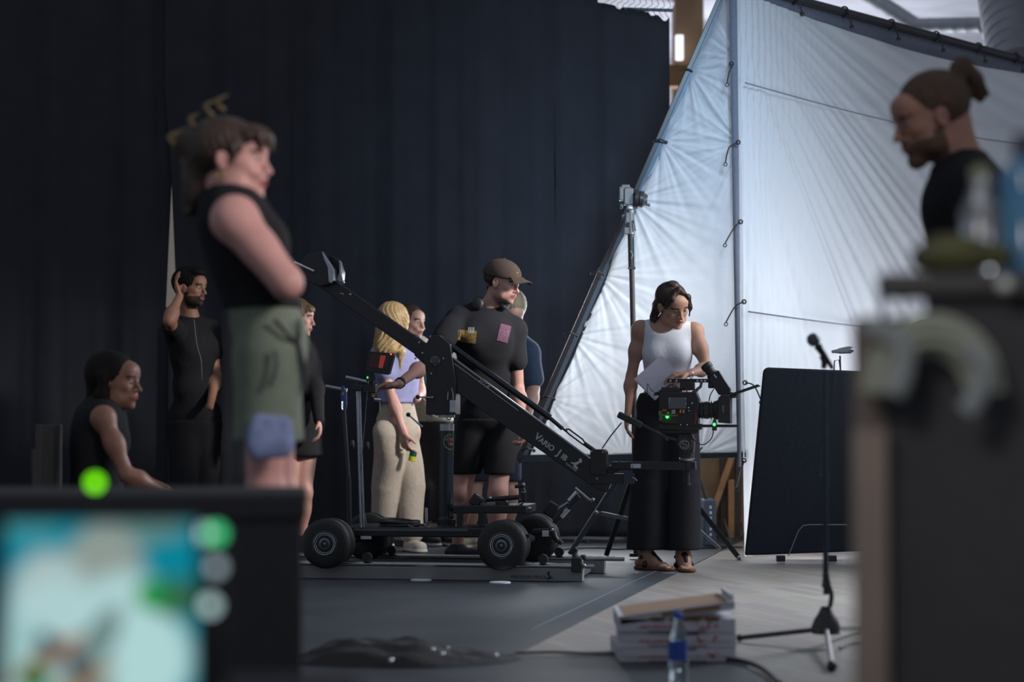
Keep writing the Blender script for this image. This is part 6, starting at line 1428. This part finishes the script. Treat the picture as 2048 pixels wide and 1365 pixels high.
# ---- seated woman at the far side ------------------------------------------------------------------
def seated():
    d = 8.9; P = lambda x, y, dd=0.0: A(x, y, d + dd)
    t = person('person with long dark hair sitting on a chair, profile dimly lit', (P(225, 0).x, d))
    J = dict(shR=P(207, 838, -.17), shL=P(206, 834, .18), elR=P(252, 950, -.20), wrR=P(330, 985, -.12), elL=P(255, 950, .22), wrL=P(335, 980, .12), neck=P(206, 812, .0), chest=P(198, 880, 0), pel=P(190, 1022, 0),
             hpR=P(205, 1035, -.09), hpL=P(205, 1035, .09), knR=P(400, 1030, -.10), knL=P(400, 1030, .10), anR=P(405, 1195, -.10), anL=P(405, 1195, .10))
    for k_ in ('anL', 'anR'): J[k_].z = .09
    H = Head(P(232, 763, 0), (1, -.28, -.05), sc=1.0)
    F = Field(); body_prims(F, J, ('torso', 'armL', 'armR', 'legL', 'legR'), fem=True, g=.9); F.cap(J['neck'], H.p(-.03, 0, -.055), .046, .046, k=.03); head_prims(F, H, nose=1.2)
    fr = [face_box(H), hand_prims(F, J['wrR'], (1, .1, -.2), (0, .3, -1), (0, 1, 0), curl=(.5, .5, .3), sc=.9)]
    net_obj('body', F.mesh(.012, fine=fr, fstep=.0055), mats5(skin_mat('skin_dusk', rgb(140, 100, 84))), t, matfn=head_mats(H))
    G = Field(); f_, s_, u_ = body_prims(G, J, ('torso',), infl=.012, fem=True)
    for sg, k_ in ((-1, 'R'), (1, 'L')): G.ell(nv(J['sh' + k_]) + s_ * sg * .02 + u_ * .02, np.eye(3), [.07, .05, .08], k=.01, op='s')
    net_obj('dark_top', G.mesh(.010, post=fabric_post(.003, [], 3)), M_CLOTHD, t)
    G = Field(); body_prims(G, J, ('legL', 'legR'), infl=.018, fem=True)
    net_obj('dark_trousers', G.mesh(.012, post=fabric_post(.004, [(V(0, 0, .08), (0, 0, -1))], 3)), M_CLOTHK, t)
    hp = [('e', (-.032, 0, .036), (.108, .088, .094)), ('c', (-.06, 0, .01), (-.09, .0, -.17), .06, .05, .03), ('c', (-.02, -.080, .02), (.0, -.085, -.10), .024, .018, .02), ('c', (.0, -.085, -.10), (.015, -.09, -.27), .018, .008, .02), ('c', (-.02, .080, .02), (.0, .085, -.2), .024, .012, .02), ('c', (-.03, -.08, -.06), (-.05, -.07, -.25), .028, .012, .02)]
    hair_obj(H, hp, M_HBLACK, t, step=.0055, strand=.0014, freq=300)
    for k_ in 'LR': shoe('black_shoe', J['an' + k_], (1, 0, 0), t, M_CLOTHK, M_CLOTHK)
    c = thing('folding_chair', 'plain dark chair under the seated woman with long dark hair', 'chair', (P(190, 0).x, d, 0)); x = P(195, 0).x
    b = MB(); b.box((x + .05, d, .325), (.42, .42, .03)); b.build('seat', M_CASE, c, world=True, bevel=.006)
    b = MB(); b.box((x - .19, d, .68), (.03, .40, .28)); b.build('backrest', M_CASE, c, world=True, bevel=.006)
    for dx, dy in ((-.14, -.18), (-.14, .18), (.24, -.18), (.24, .18)):
        b = MB(); b.cyl((x + dx, d + dy, 0), (x + dx, d + dy, .315), .012); b.build('leg', M_CASE, c, world=True)
    for dy in (-.19, .19):
        b = MB(); b.cyl((x - .20, d + dy, .39), (x - .21, d + dy, .72), .012); b.build('back_post', M_CASE, c, world=True)
seated()

# ---- standing woman with crossed arms (near, left) --------------------------------------------------
def woman_shorts():
    d = 6.05; P = lambda x, y, dd=0.0: A(x, y, d + dd)
    t = person('person with arms crossed in black sleeveless top and sage green shorts, fringe and hair clip', (P(510, 0).x, d))
    J = dict(shR=P(470, 440, -.15), shL=P(486, 432, .18), elR=P(574, 566, -.23), wrR=P(560, 585, .02), elL=P(582, 560, .24), wrL=P(560, 545, .0), neck=P(454, 400, .0), chest=P(486, 490, 0), pel=P(546, 690, 0),
             hpR=P(536, 735, -.08), hpL=P(545, 735, .08), knR=P(528, 990, -.09), knL=P(552, 990, .12), anR=P(520, 1260, -.09), anL=P(560, 1255, .14))
    for k_ in ('anL', 'anR'): J[k_].z = .09
    H = Head(P(466, 322, -.01), (1, -.22, -.02), roll=.0, sc=1.0)
    F = Field(); body_prims(F, J, ('torso', 'armL', 'armR', 'legL', 'legR'), fem=True, g=.88)
    F.ell(nv(J['shR']), np.eye(3), [.056] * 3, k=.04); F.cap(J['shR'], J['elR'], .056, .044, k=.03)
    F.cap(J['neck'], H.p(-.03, 0, -.055), .050, .050, k=.035); head_prims(F, H, smile=1, jaw=1.05, nose=.8)
    fr = [face_box(H), hand_prims(F, J['wrR'], (-.4, 1, .2), (-1, -.2, 0), (0, .2, 1), curl=(.4, .5, .3), sc=.92), hand_prims(F, J['wrL'], (-.3, -1, -.05), (-1, 0, 0), (0, 0, 1), curl=(.4, .5, .3), sc=.92)]
    net_obj('body', F.mesh(.012, fine=fr, fstep=.0045), mats5(skin_mat('skin_rosy', rgb(206, 156, 148))), t, matfn=head_mats(H))
    G = Field(); f_, s_, u_ = body_prims(G, J, ('torso',), infl=.014, fem=True, g=.90)
    for sg, k_ in ((-1, 'R'), (1, 'L')): G.ell(nv(J['sh' + k_]) + s_ * sg * .028 + u_ * .012, np.array([f_, s_, u_]), [.078, .058, .11], k=.015, op='s')
    net_obj('black_top', G.mesh(.008, post=fabric_post(.003, [(nv(P(520, 618)), (0, 0, -1))], 13)), M_CLOTHD, t)
    G = Field(); f_, s_, u_ = body_prims(G, J, ('torso',), infl=.016, fem=True, g=.80)
    for k_ in 'LR': G.cap(nv(J['hp' + k_]) + V(0, 0, .03), nv(J['hp' + k_]) * .45 + nv(J['kn' + k_]) * .55, .092, .090, k=.03)
    net_obj('green_shorts', G.mesh(.008, post=fabric_post(.006, [(nv(P(520, 606)), (0, 0, 1)), (nv(P(520, 884)), (0, 0, -1))], 15, 14)), mat('sage_cotton', rgb(112, 124, 108), .9, bump=.2, bscale=80), t)
    b = MB(); b.tube([P(550, 700, -.19), P(553, 725, -.195), P(548, 752, -.195), P(538, 774, -.195)], .0045, n=8, smooth=4); b.build('pocket_seam', M_DARKLET, t, world=True)
    b = MB(); b.tube([P(548, 640, -.17), P(575, 668, -.17), P(596, 690, -.12)], .006, n=8, smooth=4); b.tube([P(596, 640, -.12), P(598, 668, -.12), P(596, 690, -.12)], .006, n=8, smooth=4); b.tube([P(596, 690, -.13), P(606, 740, -.12), P(608, 785, -.12)], .008, n=8, smooth=3); b.build('waist_cord', mat('cord_dark', rgb(34, 40, 42), .8), t, world=True)
    G = Field(); [G.cap(P(570, y_, -.20), P(522, y_, -.20), .034, .034, k=.02, flat=((0, 1, 0), .5)) for y_ in (842, 862, 882, 900)]
    net_obj('blue_cloth', G.mesh(.007, post=fabric_post(.006, [(nv(P(540, 918)), (0, 0, -1))], 2, 30)), mat('blue_denim', rgb(132, 146, 186), .9, var=.2, scale=30), t)
    hp = [('e', (-.030, 0, .038), (.110, .090, .090)), ('e', (.066, 0, .068), (.045, .066, .034)), ('c', (.090, -.045, .062), (.094, -.040, .030), .016, .010), ('c', (.098, -.01, .062), (.106, -.008, .030), .016, .010), ('c', (.096, .03, .06), (.102, .03, .03), .016, .01),
          ('e', (-.125, 0, .05), (.055, .05, .05)), ('c', (-.08, 0, .0), (-.10, .0, -.10), .05, .035), ('c', (-.11, 0, .0), (-.125, 0, -.14), .04, .02), ('c', (.03, -.075, .035), (.028, -.080, -.015), .012, .006)]
    hair_obj(H, hp, mat('hair_brown_warm', rgb(62, 48, 38), .5, var=.3, scale=80), t, step=.0055, strand=.003, freq=260, cut=[((-.004, -.09, -.012), (.022, .03, .034))])
    b = MB()
    for (a, c_, z) in ((-.10, -.03, .11), (-.05, -.04, .145), (-.16, -.03, .06), (-.02, -.03, .16)): b.tube([H.p(a, c_, z - .02), H.p(a - .012, c_ - .03, z), H.p(a + .02, c_ - .02, z + .022)], [.008, .006, .003], n=8, smooth=3)
    b.build('hair_clip', mat('clip_horn', rgb(100, 88, 60), .3), t, world=True)
    b = MB(); b.ring(H.p(-.004, -.086, -.050), s_, .010, .003, n=18, m=8); b.build('earring', mat('gold', (.7, .5, .2), .25, 1.0), t, world=True)
    for k_ in 'LR': shoe('black_shoe', J['an' + k_], (1, -.1, 0), t, M_CLOTHK, M_CLOTHK)
woman_shorts()

# ---- man with a hair bun (near, right) -----------------------------------------------------------
def man_bun():
    d = 6.27; P = lambda x, y, dd=0.0: A(x, y, d + dd)
    t = person('person with fair hair tied in a bun and chin beard, black T-shirt, looking down', (P(1940, 0).x, d))
    J = dict(shL=P(1952, 372, -.19), shR=P(1938, 372, .2), elL=P(1972, 560, -.24), wrL=P(1880, 640, -.18), elR=P(1960, 560, .25), wrR=P(1870, 640, .15), neck=P(1922, 322, .0), chest=P(1940, 440, 0), pel=P(1955, 700, 0),
             hpL=P(1950, 735, -.09), hpR=P(1950, 735, .09), knL=P(1945, 1030, -.09), knR=P(1945, 1030, .09), anL=P(1950, 1300, -.09), anR=P(1950, 1300, .09))
    for k_ in ('anL', 'anR'): J[k_].z = .09
    H = Head(P(1858, 237, 0), (-1, -.22, -.30), sc=1.06)
    F = Field(); body_prims(F, J, ('torso', 'armL', 'armR', 'legL', 'legR'), g=1.0)
    F.cap(nv(J['neck']) + V(.0, 0, -.02), H.p(-.045, 0, -.060), .066, .058, k=.04); F.cap(J['neck'], H.p(-.075, 0, .0), .05, .05, k=.03); head_prims(F, H, male=True, nose=1.4, jaw=1.0)
    F.ell(H.p(.068, 0, -.112), H.R, [.024, .022, .018], k=.02)
    fr = [face_box(H)]; hand_prims(F, J['wrL'], (-1, 0, -.3), (0, 0, -1), (0, 1, 0), curl=(.5, .6, .4)); hand_prims(F, J['wrR'], (-1, 0, -.3), (0, 0, -1), (0, -1, 0), curl=(.5, .6, .4))
    net_obj('body', F.mesh(.012, fine=fr, fstep=.0045), mats5(skin_mat('skin_fair', rgb(170, 124, 106)), mat('brown_beard', rgb(96, 74, 60), .85, var=.2, scale=150)), t, matfn=head_mats(H, stubble=1))
    G = Field(); f_, s_, u_ = body_prims(G, J, ('torso', 'slvL', 'slvR'), infl=.020, g=1.04, up_frac=.7); G.ell(nv(J['neck']) + u_ * .055 + f_ * .03, np.array([f_, s_, u_]), [.095, .085, .070], k=.01, op='s')
    net_obj('t_shirt', G.mesh(.009, post=fabric_post(.004, [(nv(P(1950, 760)), (0, 0, -1))], 3, 14)), M_CLOTHD, t)
    G = Field(); body_prims(G, J, ('torso', 'legL', 'legR'), infl=.02)
    net_obj('trousers', G.mesh(.013, post=fabric_post(.004, [(nv(P(1950, 690)), (0, 0, 1)), (V(0, 0, .06), (0, 0, -1))], 3)), M_CLOTHK, t)
    hp = [('e', (-.028, 0, .040), (.106, .084, .092)), ('c', (-.09, 0, .075), (-.118, 0, .092), .024, .022, .01), ('e', (-.136, 0, .104), (.036, .038, .040), .014), ('e', (-.160, .01, .060), (.026, .030, .042), .012), ('c', (-.155, 0, .05), (-.162, .01, .012), .022, .012), ('c', (-.165, .01, .05), (-.185, .02, .015), .010, .003), ('c', (-.08, 0, .01), (-.075, 0, -.045), .035, .02)]
    hair_obj(H, hp, mat('hair_dark_blond', rgb(84, 66, 54), .6, spec=.25, var=.3, scale=90), t, step=.0055, strand=.0018, freq=300, cut=[((.075, 0, .012), (.055, .09, .058)), ((-.004, .09, -.012), (.022, .03, .034)), ((-.004, -.09, -.012), (.022, .03, .034))])
    b = MB(); b.tube([P(1889, 340, -.1), P(1882, 362, -.1), P(1876, 384, -.1), P(1868, 412, -.1)], .0035, n=8, smooth=4); b.box(tuple(P(1876, 384, -.1)), (.016, .01, .02)); b.build('hanging_clip', M_ALU, t, world=True)
    for k_ in 'LR': shoe('black_shoe', J['an' + k_], (-1, 0, 0), t, M_CLOTHK, M_CLOTHK)
man_bun()
